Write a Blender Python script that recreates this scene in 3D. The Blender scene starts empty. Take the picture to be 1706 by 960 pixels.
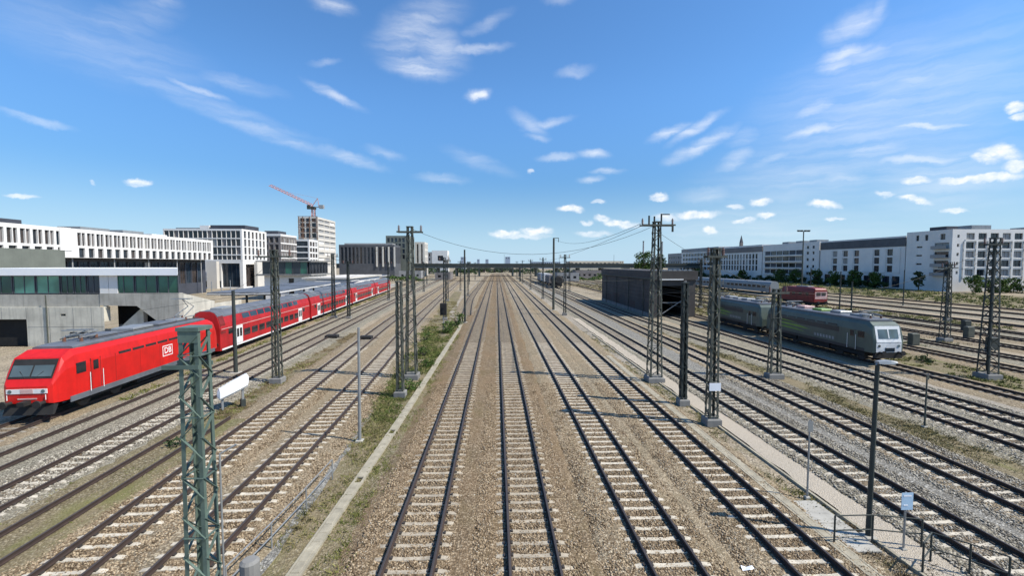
import bpy, math, random
from mathutils import Vector, Matrix
random.seed(7)
PI = math.pi
R = math.radians
scene = bpy.context.scene
C = scene.collection

# ------------------------------------------------------------------ camera
cam_d = bpy.data.cameras.new('camera')
cam = bpy.data.objects.new('camera', cam_d)
C.objects.link(cam)
cam_d.sensor_width = 36.0
cam_d.lens = 740.0 / 1706.0 * 36.0
cam_d.clip_start = 0.1
cam_d.clip_end = 8000.0
cam.location = (0, 0, 9.24)
cam.rotation_euler = (PI / 2 - math.atan(40 / 740), 0, -math.atan(26 / 740))
scene.camera = cam

# ------------------------------------------------------------------ sky, sun, exposure
SUN_EL, SUN_AZ = R(50), R(107)          # azimuth from +Y towards +X
world = bpy.data.worlds.new('World')
scene.world = world
world.use_nodes = True
world.cycles.sampling_method = 'MANUAL'
world.cycles.sample_map_resolution = 256
wt = world.node_tree
wt.nodes.clear()


def wn(t, **kw):
    n = wt.nodes.new(t)
    for k, v in kw.items():
        setattr(n, k, v)
    return n


def wmath(op, a, b=None, c=None, clamp=False):
    n = wn('ShaderNodeMath', operation=op, use_clamp=clamp)
    for i, v in enumerate((a, b, c)):
        if v is None:
            continue
        if isinstance(v, (int, float)):
            n.inputs[i].default_value = v
        else:
            wt.links.new(v, n.inputs[i])
    return n.outputs[0]


sky = wn('ShaderNodeTexSky', sky_type='NISHITA')
sky.sun_disc = False
sky.sun_elevation = SUN_EL
sky.sun_rotation = SUN_AZ
sky.altitude = 500
sky.air_density = 1.0
sky.dust_density = 0.6
sky.ozone_density = 2.4
hsv = wn('ShaderNodeHueSaturation')
hsv.inputs['Saturation'].default_value = 1.05
wt.links.new(sky.outputs[0], hsv.inputs['Color'])
tint = wn('ShaderNodeMix', data_type='RGBA', blend_type='MULTIPLY')
tint.inputs[0].default_value = 1.0
wt.links.new(hsv.outputs[0], tint.inputs[6])
tint.inputs[7].default_value = (.66, .965, 1.18, 1)
bg = wn('ShaderNodeBackground')
bg.inputs['Strength'].default_value = 0.115
wt.links.new(tint.outputs[2], bg.inputs['Color'])

tc = wn('ShaderNodeTexCoord')
sep = wn('ShaderNodeSeparateXYZ')
wt.links.new(tc.outputs['Generated'], sep.inputs[0])
az = wmath('ARCTAN2', sep.outputs[0], sep.outputs[1])
el = wmath('ARCSINE', sep.outputs[2])
azc = wn('ShaderNodeCombineXYZ')
wt.links.new(az, azc.inputs[0])
wt.links.new(el, azc.inputs[1])


def wnoise(scale, detail, rough, vec, rot=0.0, sc=(1, 1, 1)):
    mp = wn('ShaderNodeMapping')
    mp.inputs['Rotation'].default_value = (0, 0, rot)
    mp.inputs['Scale'].default_value = sc
    wt.links.new(vec, mp.inputs[0])
    n = wn('ShaderNodeTexNoise')
    n.inputs['Scale'].default_value = scale
    n.inputs['Detail'].default_value = detail
    n.inputs['Roughness'].default_value = rough
    wt.links.new(mp.outputs[0], n.inputs['Vector'])
    return n


# ragged edges: the coordinates are pushed about by noise before the clouds are laid out
nw = wnoise(22, 5, 0.6, azc.outputs[0])
vs = wn('ShaderNodeVectorMath', operation='SUBTRACT')
wt.links.new(nw.outputs['Color'], vs.inputs[0])
vs.inputs[1].default_value = (0.5, 0.5, 0.5)
vm = wn('ShaderNodeVectorMath', operation='SCALE')
wt.links.new(vs.outputs[0], vm.inputs[0])
vm.inputs['Scale'].default_value = 0.024
va = wn('ShaderNodeVectorMath', operation='ADD')
wt.links.new(azc.outputs[0], va.inputs[0])
wt.links.new(vm.outputs[0], va.inputs[1])
vmc = wn('ShaderNodeVectorMath', operation='SCALE')
wt.links.new(vs.outputs[0], vmc.inputs[0])
vmc.inputs['Scale'].default_value = 0.032
vac = wn('ShaderNodeVectorMath', operation='ADD')
wt.links.new(azc.outputs[0], vac.inputs[0])
wt.links.new(vmc.outputs[0], vac.inputs[1])


def blob(az0, el0, sa, se, ang, op, vec, edge=0.0):
    mp = wn('ShaderNodeMapping', vector_type='TEXTURE')
    mp.inputs['Location'].default_value = (az0, el0, 0)
    mp.inputs['Rotation'].default_value = (0, 0, ang)
    mp.inputs['Scale'].default_value = (sa, se, 1)
    wt.links.new(vec, mp.inputs[0])
    ln = wn('ShaderNodeVectorMath', operation='LENGTH')
    wt.links.new(mp.outputs[0], ln.inputs[0])
    mr = wn('ShaderNodeMapRange', interpolation_type='SMOOTHSTEP')
    wt.links.new(ln.outputs['Value'], mr.inputs['Value'])
    mr.inputs['From Min'].default_value = edge
    mr.inputs['From Max'].default_value = 1.0
    mr.inputs['To Min'].default_value = op
    mr.inputs['To Max'].default_value = 0.0
    return mr.outputs[0]


# thin high cloud: (azimuth deg, elevation deg, half length, half width, tilt deg, opacity)
CIRRUS = [
    (-10.1, 26.6, 3.41, 7.03, -65, 0.48), (-7.5, 25.3, 5.60, 3.46, -27, 0.48), (-9.4, 22.9, 6.44, 1.62, -3, 0.62), (-2.7, 25.1, 5.83, 0.78, 6, 0.53), (-7.9, 28.4, 6.14, 2.50, 12, 0.31), (-1.2, 27.7, 4.78, 0.93, 21, 0.26),
    (-40.3, 19.7, 8.87, 1.22, -8, 0.22), (-32.7, 16.6, 15.39, 1.08, -12, 0.26), (-27.3, 14.6, 13.32, 1.08, -14, 0.32), (-19.2, 19.0, 4.59, 0.78, -20, 0.53), (-32.6, 17.5, 4.06, 0.54, -13, 0.48), (-18.0, 12.5, 5.91, 0.99, -13, 0.44),
    (-28.9, 18.8, 5.79, 1.09, -5, 0.28), (-44.4, 12.4, 3.15, 0.46, -4, 0.44), (-36.3, 23.3, 3.46, 1.90, 16, 0.18), (-35.3, 24.4, 2.07, 0.94, 16, 0.26), (-19.3, 27.7, 3.38, 1.19, -3, 0.48), (-38.6, 21.7, 4.09, 1.98, 6, 0.22),
    (-20.4, 22.2, 2.37, 0.52, 13, 0.26), (9.9, 22.8, 3.17, 0.82, 4, 0.53), (4.1, 17.3, 3.57, 1.27, -28, 0.48), (6.5, 17.2, 4.31, 0.80, 10, 0.44), (5.2, 15.7, 2.28, 0.63, -8, 0.4), (-6.9, 10.7, 4.46, 0.85, -3, 0.35),
    (-13.8, 13.3, 3.32, 0.91, -11, 0.26), (-2.0, 12.7, 6.28, 1.32, -18, 0.25), (7.8, 29.8, 2.67, 0.85, -2, 0.35), (7.9, 13.3, 3.62, 0.74, 2, 0.66), (12.4, 13.5, 2.84, 0.82, -4, 0.7), (-2.2, 20.4, 2.17, 0.93, 10, 0.7),
    (14.0, 11.4, 2.81, 0.55, -2, 0.57), (12.0, 10.5, 2.22, 0.66, 3, 0.53), (29.2, 13.9, 2.81, 1.52, 9, 0.26), (21.2, 15.4, 3.52, 0.80, 17, 0.66), (24.2, 15.6, 4.43, 0.89, 25, 0.66), (25.2, 13.7, 5.16, 1.15, 24, 0.62),
    (22.6, 12.8, 3.11, 1.08, 16, 0.44), (28.4, 11.6, 3.19, 1.40, 22, 0.44), (31.9, 11.4, 3.33, 0.76, 16, 0.44), (38.9, 22.7, 3.16, 1.87, 13, 0.57), (37.4, 22.2, 2.16, 1.68, -14, 0.35), (40.5, 23.3, 1.49, 0.99, 59, 0.44),
    (38.2, 20.5, 3.34, 1.02, 6, 0.66), (37.6, 19.4, 2.62, 1.02, 0, 0.7), (39.7, 19.7, 3.80, 1.57, 3, 0.44), (35.9, 15.9, 3.25, 1.26, 19, 0.62), (35.7, 13.8, 4.60, 0.95, 7, 0.7), (37.5, 14.2, 4.10, 1.24, 7, 0.44),
    (43.8, 16.8, 3.47, 0.62, -3, 0.53), (44.3, 15.4, 4.47, 0.96, -6, 0.31), (44.6, 12.7, 4.76, 0.48, -9, 0.75), (39.4, 14.4, 2.93, 1.02, -10, 0.31), (41.0, 11.0, 4.92, 1.12, 1, 0.57), (44.5, 9.6, 5.29, 0.78, -7, 0.75),
    (38.2, 8.8, 4.50, 0.94, -4, 0.44), (42.8, 8.9, 4.78, 0.87, -7, 0.35), (46.5, 17.7, 4.92, 1.96, -1, 0.22), (41.7, 14.8, 15.99, 9.39, 6, 0.37), (35.6, 9.5, 15.19, 5.66, 4, 0.3), (45.4, 8.3, 9.81, 5.66, -2, 0.35),
    (25.6, 8.0, 4.60, 1.61, 2, 0.35), (30.1, 4.1, 18.56, 3.93, -2, 0.26), (-40.3, 19.7, 12.36, 4.05, -6, 0.19),
]
# low fair-weather cumulus
CUMULUS = [
    (-37.8, 7.9, 1.26, 0.52, 3, 1), (-41.0, 7.6, 0.25, 0.27, 7, 0.5), (-45.5, 5.8, 1.27, 0.31, 6, 0.75), (-2.2, 20.4, 1.21, 0.52, 8, 0.7), (4.5, 11.6, 0.61, 0.36, -0, 0.7), (9.4, 7.0, 2.04, 0.67, 1, 1),
    (1.0, 3.9, 2.46, 0.61, 0, 1), (4.9, 4.2, 2.69, 0.76, -0, 1), (3.3, 3.5, 4.61, 0.46, -0, 0.6), (13.5, 5.8, 1.48, 0.59, -6, 0.9), (15.7, 5.1, 2.92, 0.66, -9, 1), (12.4, 3.8, 2.98, 0.60, -1, 0.6),
    (11.5, 5.4, 1.05, 0.45, -1, 0.7), (12.9, 7.7, 0.96, 0.37, -1, 0.7), (20.2, 8.1, 1.66, 0.57, -3, 1), (24.4, 5.8, 2.90, 0.70, -4, 1), (21.0, 5.6, 1.92, 0.64, -2, 0.8), (26.1, 3.9, 1.09, 0.56, -2, 1),
    (30.9, 7.0, 1.43, 0.59, -9, 1), (31.5, 5.5, 1.17, 0.46, -3, 0.9), (29.5, 5.0, 1.56, 0.41, 6, 0.8), (37.0, 6.1, 1.86, 0.56, -4, 1), (37.9, 4.5, 1.01, 0.31, -3, 0.8), (28.3, 6.6, 1.11, 0.47, -3, 0.7),
    (50.0, 13.0, 0.89, 0.55, -24, 1), (50.5, 12.1, 0.82, 0.43, -13, 0.9), (49.4, 9.5, 1.64, 0.87, -20, 1), (50.2, 8.3, 0.96, 0.69, -9, 1), (48.4, 9.1, 1.17, 0.59, -22, 0.95), (48.8, 7.5, 2.48, 0.47, 2, 1),
    (46.9, 7.5, 1.52, 0.37, -1, 0.9), (43.9, 7.9, 1.47, 0.39, -11, 0.85), (43.9, 6.1, 1.66, 0.39, -13, 0.95), (41.6, 6.8, 1.10, 0.29, -6, 0.6), (46.7, 4.9, 1.02, 0.32, -8, 0.9), (52.4, 9.2, 1.58, 1.18, -11, 1),
    (54.9, 10.9, 1.71, 0.88, -14, 0.9), (-51.3, 6.4, 1.66, 0.54, 8, 0.9),
]
acc = None
for a, e, sa, se, t, o in CIRRUS:
    b = blob(R(a), R(e), R(sa), R(se), R(t), o, va.outputs[0])
    acc = b if acc is None else wmath('MAXIMUM', acc, b)
fib1 = wnoise(7, 5, 0.55, va.outputs[0], R(-12), (1.0, 9.0, 1))
fib2 = wnoise(10, 5, 0.55, va.outputs[0], R(18), (1.0, 7.0, 1))
isright = wn('ShaderNodeMapRange', interpolation_type='SMOOTHSTEP')
wt.links.new(az, isright.inputs['Value'])
isright.inputs['From Min'].default_value = R(-6)
isright.inputs['From Max'].default_value = R(16)
fmix = wn('ShaderNodeMix', data_type='FLOAT')
wt.links.new(isright.outputs[0], fmix.inputs[0])
wt.links.new(fib2.outputs['Fac'], fmix.inputs[2])
wt.links.new(fib1.outputs['Fac'], fmix.inputs[3])
fr = wn('ShaderNodeMapRange')
wt.links.new(fmix.outputs[0], fr.inputs['Value'])
fr.inputs['From Min'].default_value = 0.34
fr.inputs['From Max'].default_value = 0.66
fr.inputs['To Min'].default_value = 0.35
fr.inputs['To Max'].default_value = 1.0
cir = wmath('MULTIPLY', acc, fr.outputs[0])
acc = None
for a, e, sa, se, t, o in CUMULUS:
    b = blob(R(a), R(e), R(sa), R(se), R(t), o, vac.outputs[0], 0.38)
    acc = b if acc is None else wmath('MAXIMUM', acc, b)
puff = wnoise(48, 4, 0.6, azc.outputs[0], 0, (1, 1.6, 1))
pr = wn('ShaderNodeMapRange')
wt.links.new(puff.outputs['Fac'], pr.inputs['Value'])
pr.inputs['From Min'].default_value = 0.30
pr.inputs['From Max'].default_value = 0.62
pr.inputs['To Min'].default_value = 0.35
pr.inputs['To Max'].default_value = 1.0
cum = wmath('MULTIPLY', acc, pr.outputs[0])
# the air thickens towards the horizon: the blue dims a little before it turns pale
low = wn('ShaderNodeMapRange', interpolation_type='SMOOTHSTEP')
wt.links.new(el, low.inputs['Value'])
low.inputs['From Min'].default_value = R(3)
low.inputs['From Max'].default_value = R(21)
low.inputs['To Min'].default_value = .078
low.inputs['To Max'].default_value = .130
wt.links.new(low.outputs[0], bg.inputs['Strength'])
hz = wn('ShaderNodeMapRange', interpolation_type='SMOOTHSTEP')
wt.links.new(el, hz.inputs['Value'])
hz.inputs['From Min'].default_value = R(-1)
hz.inputs['From Max'].default_value = R(11)
hz.inputs['To Min'].default_value = .8
hz.inputs['To Max'].default_value = 0.0
bgh = wn('ShaderNodeBackground')
bgh.inputs['Color'].default_value = (.43, .59, .75, 1)
bgh.inputs['Strength'].default_value = 1.0
hmix = wn('ShaderNodeMixShader')
wt.links.new(hz.outputs[0], hmix.inputs[0])
wt.links.new(bg.outputs[0], hmix.inputs[1])
wt.links.new(bgh.outputs[0], hmix.inputs[2])
bgc = wn('ShaderNodeBackground')
bgc.inputs['Color'].default_value = (0.93, 0.96, 1.0, 1)
bgc.inputs['Strength'].default_value = 0.84
mix = wn('ShaderNodeMixShader')
wt.links.new(cir, mix.inputs[0])
wt.links.new(hmix.outputs[0], mix.inputs[1])
wt.links.new(bgc.outputs[0], mix.inputs[2])
mix2 = wn('ShaderNodeMixShader')
wt.links.new(cum, mix2.inputs[0])
wt.links.new(mix.outputs[0], mix2.inputs[1])
wt.links.new(bgc.outputs[0], mix2.inputs[2])
wo = wn('ShaderNodeOutputWorld')
wt.links.new(mix2.outputs[0], wo.inputs[0])

sd = bpy.data.lights.new('sun', 'SUN')
sd.energy = 4.7
sd.angle = R(0.53)
sd.color = (1.0, 0.935, 0.83)
sun = bpy.data.objects.new('sun', sd)
C.objects.link(sun)
sv = Vector((math.sin(SUN_AZ) * math.cos(SUN_EL), math.cos(SUN_AZ) * math.cos(SUN_EL), math.sin(SUN_EL)))
sun.rotation_euler = sv.to_track_quat('Z', 'Y').to_euler()
sun.location = (60, -20, 80)

vs_ = scene.view_settings
vs_.view_transform = 'Standard'
vs_.look = 'None'
vs_.exposure = 0.4
vs_.gamma = 1.0
vs_.use_curve_mapping = False

# ------------------------------------------------------------------ materials
M = {}


def new_mat(name):
    m = bpy.data.materials.new(name)
    m.use_nodes = True
    nt = m.node_tree
    return m, nt, nt.nodes['Principled BSDF']


def nnoise(nt, scale, detail=4, rough=0.6, vec=None, sc=None):
    n = nt.nodes.new('ShaderNodeTexNoise')
    n.inputs['Scale'].default_value = scale
    n.inputs['Detail'].default_value = detail
    n.inputs['Roughness'].default_value = rough
    if vec is not None:
        if sc is not None:
            mp = nt.nodes.new('ShaderNodeMapping')
            mp.inputs['Scale'].default_value = sc
            nt.links.new(vec, mp.inputs[0])
            vec = mp.outputs[0]
        nt.links.new(vec, n.inputs['Vector'])
    return n


def ramp(nt, src, stops):
    r = nt.nodes.new('ShaderNodeValToRGB')
    el_ = r.color_ramp.elements
    while len(el_) < len(stops):
        el_.new(0.5)
    for e, (p, c) in zip(el_, stops):
        e.position = p
        e.color = (*c, 1)
    nt.links.new(src, r.inputs[0])
    return r


def cmix(nt, fac, a, b, mode='MIX'):
    n = nt.nodes.new('ShaderNodeMix')
    n.data_type = 'RGBA'
    n.blend_type = mode
    for i, v in ((0, fac), (6, a), (7, b)):
        if isinstance(v, (int, float)):
            n.inputs[i].default_value = v
        elif isinstance(v, tuple):
            n.inputs[i].default_value = (*v, 1)
        else:
            nt.links.new(v, n.inputs[i])
    return n.outputs[2]


def mrange(nt, src, a, b, c=0.0, d=1.0):
    n = nt.nodes.new('ShaderNodeMapRange')
    nt.links.new(src, n.inputs['Value'])
    for k, v in zip(('From Min', 'From Max', 'To Min', 'To Max'), (a, b, c, d)):
        n.inputs[k].default_value = v
    return n.outputs[0]


def plain(name, col, rough=0.6, metal=0.0, var=0.25, scale=1.5, bump=0.0, streak=0.0, fine=0.0):
    """a painted or cast surface with uneven tone, streaks of dirt and grain"""
    m, nt, p = new_mat(name)
    g = nt.nodes.new('ShaderNodeNewGeometry')
    n = nnoise(nt, scale, 5, 0.65, g.outputs['Position'])
    d = tuple(c * (1 - var) for c in col)
    l = tuple(min(1, c * (1 + var * 0.5)) for c in col)
    out = ramp(nt, n.outputs['Fac'], [(0.3, d), (0.7, l)]).outputs[0]
    if streak:
        s = nnoise(nt, 1.0, 4, 0.6, g.outputs['Position'], (3.0, 3.0, 0.25))
        out = cmix(nt, mrange(nt, s.outputs['Fac'], 0.5, 0.75, 0, streak), out, tuple(c * 0.45 for c in col))
    if fine:
        s = nnoise(nt, 40.0, 3, 0.6, g.outputs['Position'])
        out = cmix(nt, mrange(nt, s.outputs['Fac'], 0.45, 0.7, 0, fine), out, tuple(c * 0.5 for c in col))
    nt.links.new(out, p.inputs['Base Color'])
    p.inputs['Roughness'].default_value = rough
    p.inputs['Metallic'].default_value = metal
    if bump:
        b = nt.nodes.new('ShaderNodeBump')
        b.inputs['Strength'].default_value = bump
        b.inputs['Distance'].default_value = 0.02
        nb = nnoise(nt, scale * 12, 4, 0.6, g.outputs['Position'])
        nt.links.new(nb.outputs['Fac'], b.inputs['Height'])
        nt.links.new(b.outputs[0], p.inputs['Normal'])
    M[name] = m
    return m


def gravel(name, tones, patch, patch_amt=0.5, stone=16.0, moss=None, moss_amt=0.0, gain=(1, 1, 1)):
    """loose crushed stone: each cell is one stone with its own tone, plus patches of rust or soil"""
    tones = [tuple(a * b for a, b in zip(t, gain)) for t in tones]
    patch = tuple(a * b for a, b in zip(patch, gain))
    m, nt, p = new_mat(name)
    g = nt.nodes.new('ShaderNodeNewGeometry')
    pos = g.outputs['Position']
    v = nt.nodes.new('ShaderNodeTexVoronoi')
    v.inputs['Scale'].default_value = stone
    nt.links.new(pos, v.inputs['Vector'])
    sp = nt.nodes.new('ShaderNodeSeparateColor')
    nt.links.new(v.outputs['Color'], sp.inputs[0])
    col = ramp(nt, sp.outputs[0], [(0.0, tones[0]), (0.35, tones[1]), (0.75, tones[2]), (1.0, tones[3])]).outputs[0]
    gap = mrange(nt, v.outputs['Distance'], 0.35, 0.75, 0, 0.75 if stone < 25 else 0.3)
    col = cmix(nt, gap, col, tuple(c * 0.35 for c in tones[0]))
    # clusters of stones, a hand across
    cl = nnoise(nt, 3.2, 4, 0.7, pos)
    col = cmix(nt, mrange(nt, cl.outputs['Fac'], 0.44, 0.66, 0, 0.62 if stone < 25 else 0.15), col, tuple(c * 0.6 for c in tones[1]))
    c2 = nnoise(nt, 7.5, 3, 0.7, pos)
    col = cmix(nt, mrange(nt, c2.outputs['Fac'], 0.56, 0.70, 0, 0.45 if stone < 25 else 0.1), col, tones[3])
    n1 = nnoise(nt, 0.35, 5, 0.65, pos, (1.0, 0.30, 1.0))
    col = cmix(nt, mrange(nt, n1.outputs['Fac'], 0.38, 0.66, 0, patch_amt), col, patch)
    if moss:
        n2 = nnoise(nt, 0.55, 5, 0.7, pos, (1.0, 0.45, 1.0))
        col = cmix(nt, mrange(nt, n2.outputs['Fac'], 0.50, 0.68, 0, moss_amt), col, moss)
    nt.links.new(col, p.inputs['Base Color'])
    p.inputs['Roughness'].default_value = 0.95
    p.inputs['Specular IOR Level'].default_value = 0.15
    b = nt.nodes.new('ShaderNodeBump')
    b.inputs['Strength'].default_value = 0.9
    b.inputs['Distance'].default_value = 0.035
    b.invert = True
    nt.links.new(v.outputs['Distance'], b.inputs['Height'])
    nt.links.new(b.outputs[0], p.inputs['Normal'])
    M[name] = m
    return m


gravel('ballast_brown', [(.10, .075, .05), (.20, .155, .11), (.31, .25, .185), (.46, .40, .32)], (.20, .14, .088), .6, 15, (.135, .105, .05), .6, gain=(1.08, 1.02, .88))
gravel('ballast_mixed', [(.12, .10, .075), (.23, .195, .15), (.35, .305, .24), (.52, .47, .39)], (.28, .22, .155), .5, 15, (.18, .15, .09), .5, gain=(1.16, 1.10, .95))
gravel('ballast_oily', [(.11, .082, .05), (.20, .152, .10), (.30, .235, .16), (.43, .36, .265)], (.18, .13, .078), .6, 15)
gravel('ballast_grey', [(.115, .102, .083), (.23, .208, .168), (.36, .33, .27), (.53, .49, .41)], (.30, .26, .20), .4, 15, gain=(1.10, 1.10, 1.02))
gravel('ballast_fresh', [(.115, .105, .088), (.225, .21, .178), (.34, .32, .275), (.53, .505, .44)], (.22, .22, .20), .3, 14, gain=(1.05, 1.05, 1.05))
gravel('ground_gravel', [(.14, .12, .092), (.26, .225, .175), (.37, .325, .26), (.52, .47, .39)], (.36, .31, .24), .65, 11, (.17, .155, .075), .5, gain=(1.15, 1.1, 1.0))
gravel('soil_dry', [(.11, .09, .05), (.20, .165, .095), (.29, .245, .155), (.42, .37, .26)], (.25, .20, .12), .6, 14, (.15, .15, .05), .75)
gravel('sand_path_surface', [(.42, .36, .275), (.47, .41, .32), (.52, .455, .36), (.58, .515, .42)], (.50, .43, .335), .5, 30)
gravel('sand_pale', [(.22, .19, .15), (.33, .29, .23), (.42, .375, .305), (.55, .50, .42)], (.40, .35, .275), .6, 13, (.22, .20, .11), .35)

plain('sleeper_concrete', (.44, .38, .285), .9, var=.5, scale=2.2, fine=.5, bump=.3)
plain('sleeper_pale', (.58, .52, .41), .9, var=.38, scale=2.2, fine=.5, bump=.3)
plain('sleeper_dark', (.30, .265, .21), .95, var=.35, scale=2.2, fine=.5, bump=.3)
plain('rail_rust', (.045, .028, .021), .9, .0, var=.35, scale=3)
plain('rail_head', (.062, .050, .043), .5, .1, var=.25, scale=2)
plain('clip_steel', (.06, .05, .042), .7, .3)
plain('concrete', (.42, .40, .345), .9, var=.3, scale=.5, streak=.6, bump=.25, fine=.15)
plain('concrete_pale', (.60, .57, .475), .9, var=.28, scale=.5, streak=.6, bump=.2, fine=.15)
plain('concrete_dark', (.22, .215, .20), .9, var=.3, scale=.6, streak=.4, bump=.3)
plain('trough_concrete', (.38, .34, .25), .95, var=.35, scale=1.6, fine=.5, bump=.3)
plain('mast_green', (.115, .165, .135), .6, .15, var=.35, scale=2.5, streak=.35, fine=.2)
plain('mast_grey', (.088, .094, .074), .7, .1, var=.3, scale=2.5, streak=.3)
plain('mast_dark', (.038, .046, .040), .7, .1, var=.3, scale=2.5)
plain('steel_grey', (.34, .35, .345), .5, .5, var=.2, scale=3)
plain('rust', (.14, .065, .035), .9, .1, var=.4, scale=3)
plain('insulator', (.16, .07, .04), .3, 0, var=.2)
plain('traffic_red', (.60, .010, .006), .45, 0, var=.25, scale=.7, streak=.35, fine=.12)
plain('coach_red', (.45, .014, .015), .5, 0, var=.3, scale=.6, streak=.45, fine=.12)
plain('old_red', (.20, .016, .012), .55, 0, var=.3, scale=.8, streak=.3)
plain('pale_pink', (.62, .40, .36), .5, 0, var=.2, scale=1)
plain('train_white', (.78, .77, .74), .4, 0, var=.12, scale=1)
plain('train_grey', (.27, .285, .29), .5, .1, var=.25, scale=.8, streak=.25)
plain('roof_grey', (.14, .15, .168), .55, .1, var=.3, scale=.7, streak=.3)
plain('underframe', (.022, .021, .02), .8, .1, var=.4, scale=2)
plain('wheel_steel', (.06, .055, .05), .6, .4, var=.3, scale=4)
plain('loco_green', (.092, .12, .098), .42, .1, var=.25, scale=.5, streak=.3)
plain('loco_dark', (.034, .042, .046), .4, .1, var=.3, scale=.5)
plain('loco_lime', (.17, .30, .045), .45, 0, var=.2, scale=1)
plain('loco_face', (.74, .75, .74), .4, 0, var=.2, scale=1.2, streak=.2)
plain('ice_grey', (.21, .225, .23), .45, .05, var=.15, scale=.6)
plain('facade_white', (.72, .70, .66), .8, var=.08, scale=.2, streak=.08)
plain('white_sheet', (.86, .86, .85), .6, var=.04, scale=.3)
plain('facade_cool', (.70, .685, .65), .8, var=.08, scale=.2, streak=.1)
plain('facade_warm', (.60, .565, .50), .8, var=.08, scale=.2, streak=.1)
plain('blind', (.34, .33, .30), .8, var=.15, scale=.5)
plain('facade_grey', (.30, .30, .295), .8, var=.15, scale=.3, streak=.15)
plain('facade_taupe', (.20, .18, .17), .8, var=.2, scale=.3, streak=.15)
plain('facade_dark', (.085, .09, .10), .7, var=.25, scale=.3, streak=.15)
plain('facade_olive', (.15, .165, .14), .85, var=.15, scale=.4, streak=.2)
plain('brick_dark', (.085, .055, .045), .9, var=.5, scale=1.2)
plain('brick_brown', (.20, .115, .075), .9, var=.35, scale=.6)
plain('roof_dark', (.05, .055, .07), .7, var=.3, scale=.3)
plain('roof_gravel', (.30, .29, .27), .95, var=.25, scale=.4)
plain('shed_panel', (.068, .060, .054), .8, .1, var=.3, scale=.35, streak=.35)
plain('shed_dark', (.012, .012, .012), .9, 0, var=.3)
plain('pier_yellow', (.55, .50, .36), .9, var=.2, scale=.4)
plain('bridge_deck', (.10, .115, .11), .8, var=.2, scale=.1, streak=.2)
plain('crane_red', (.62, .25, .17), .6, 0, var=.15)
plain('sign_white', (.80, .82, .85), .5, 0, var=.05)
plain('sign_blue', (.42, .58, .72), .5, 0, var=.1, scale=6)
plain('box_white', (.82, .82, .80), .5, 0, var=.06, scale=2, streak=.1)
plain('bark', (.075, .06, .045), .95, 0, var=.3)
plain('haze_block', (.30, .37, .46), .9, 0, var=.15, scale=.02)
plain('cream', (.60, .54, .42), .85, 0, var=.1, scale=.05)
plain('litter', (.72, .73, .75), .6, 0, var=.2, scale=5)
plain('asphalt', (.09, .09, .09), .95, 0, var=.25, scale=.8)


def glass(name, col, rough=0.08):
    m, nt, p = new_mat(name)
    g = nt.nodes.new('ShaderNodeNewGeometry')
    n = nnoise(nt, .35, 2, .5, g.outputs['Position'])
    c = ramp(nt, n.outputs['Fac'], [(.35, tuple(x * .6 for x in col)), (.65, tuple(x * 1.5 for x in col))])
    nt.links.new(c.outputs[0], p.inputs['Base Color'])
    p.inputs['Roughness'].default_value = rough
    p.inputs['IOR'].default_value = 1.52
    M[name] = m


glass('glass_dark', (.018, .022, .028))
glass('glass_blue', (.020, .032, .045))
glass('glass_warm', (.050, .040, .036))
glass('glass_green', (.022, .095, .060))
glass('glass_mint', (.13, .33, .22), .15)
glass('glass_train', (.020, .020, .024))
glass('glass_screen', (.10, .135, .14), .06)


def leafmat(name, a, b, c):
    m, nt, p = new_mat(name)
    g = nt.nodes.new('ShaderNodeNewGeometry')
    n = nnoise(nt, 1.3, 3, .6, g.outputs['Position'])
    wv = nt.nodes.new('ShaderNodeTexWhiteNoise')
    wv.noise_dimensions = '3D'
    sn = nt.nodes.new('ShaderNodeVectorMath')
    sn.operation = 'SNAP'
    sn.inputs[1].default_value = (.25, .25, .25)
    nt.links.new(g.outputs['Position'], sn.inputs[0])
    nt.links.new(sn.outputs[0], wv.inputs['Vector'])
    ad = nt.nodes.new('ShaderNodeMath')
    ad.operation = 'MULTIPLY_ADD'
    nt.links.new(wv.outputs['Value'], ad.inputs[0])
    ad.inputs[1].default_value = .35
    nt.links.new(mrange(nt, n.outputs['Fac'], .3, .7, 0, .65), ad.inputs[2])
    r = ramp(nt, ad.outputs[0], [(0.1, a), (.5, b), (.9, c)])
    nt.links.new(r.outputs[0], p.inputs['Base Color'])
    p.inputs['Roughness'].default_value = .8
    p.inputs['Specular IOR Level'].default_value = .2
    M[name] = m


leafmat('leaf_green', (.025, .05, .012), (.06, .105, .022), (.11, .16, .035))
leafmat('leaf_dark', (.014, .03, .012), (.032, .06, .02), (.06, .095, .03))
leafmat('grass_dry', (.10, .085, .035), (.20, .17, .075), (.34, .29, .15))
leafmat('grass_green', (.065, .08, .018), (.14, .145, .04), (.26, .24, .09))
leafmat('weed_green', (.035, .055, .012), (.085, .11, .025), (.19, .20, .06))
leafmat('grass_brown', (.09, .065, .035), (.18, .135, .075), (.30, .235, .13))


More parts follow.
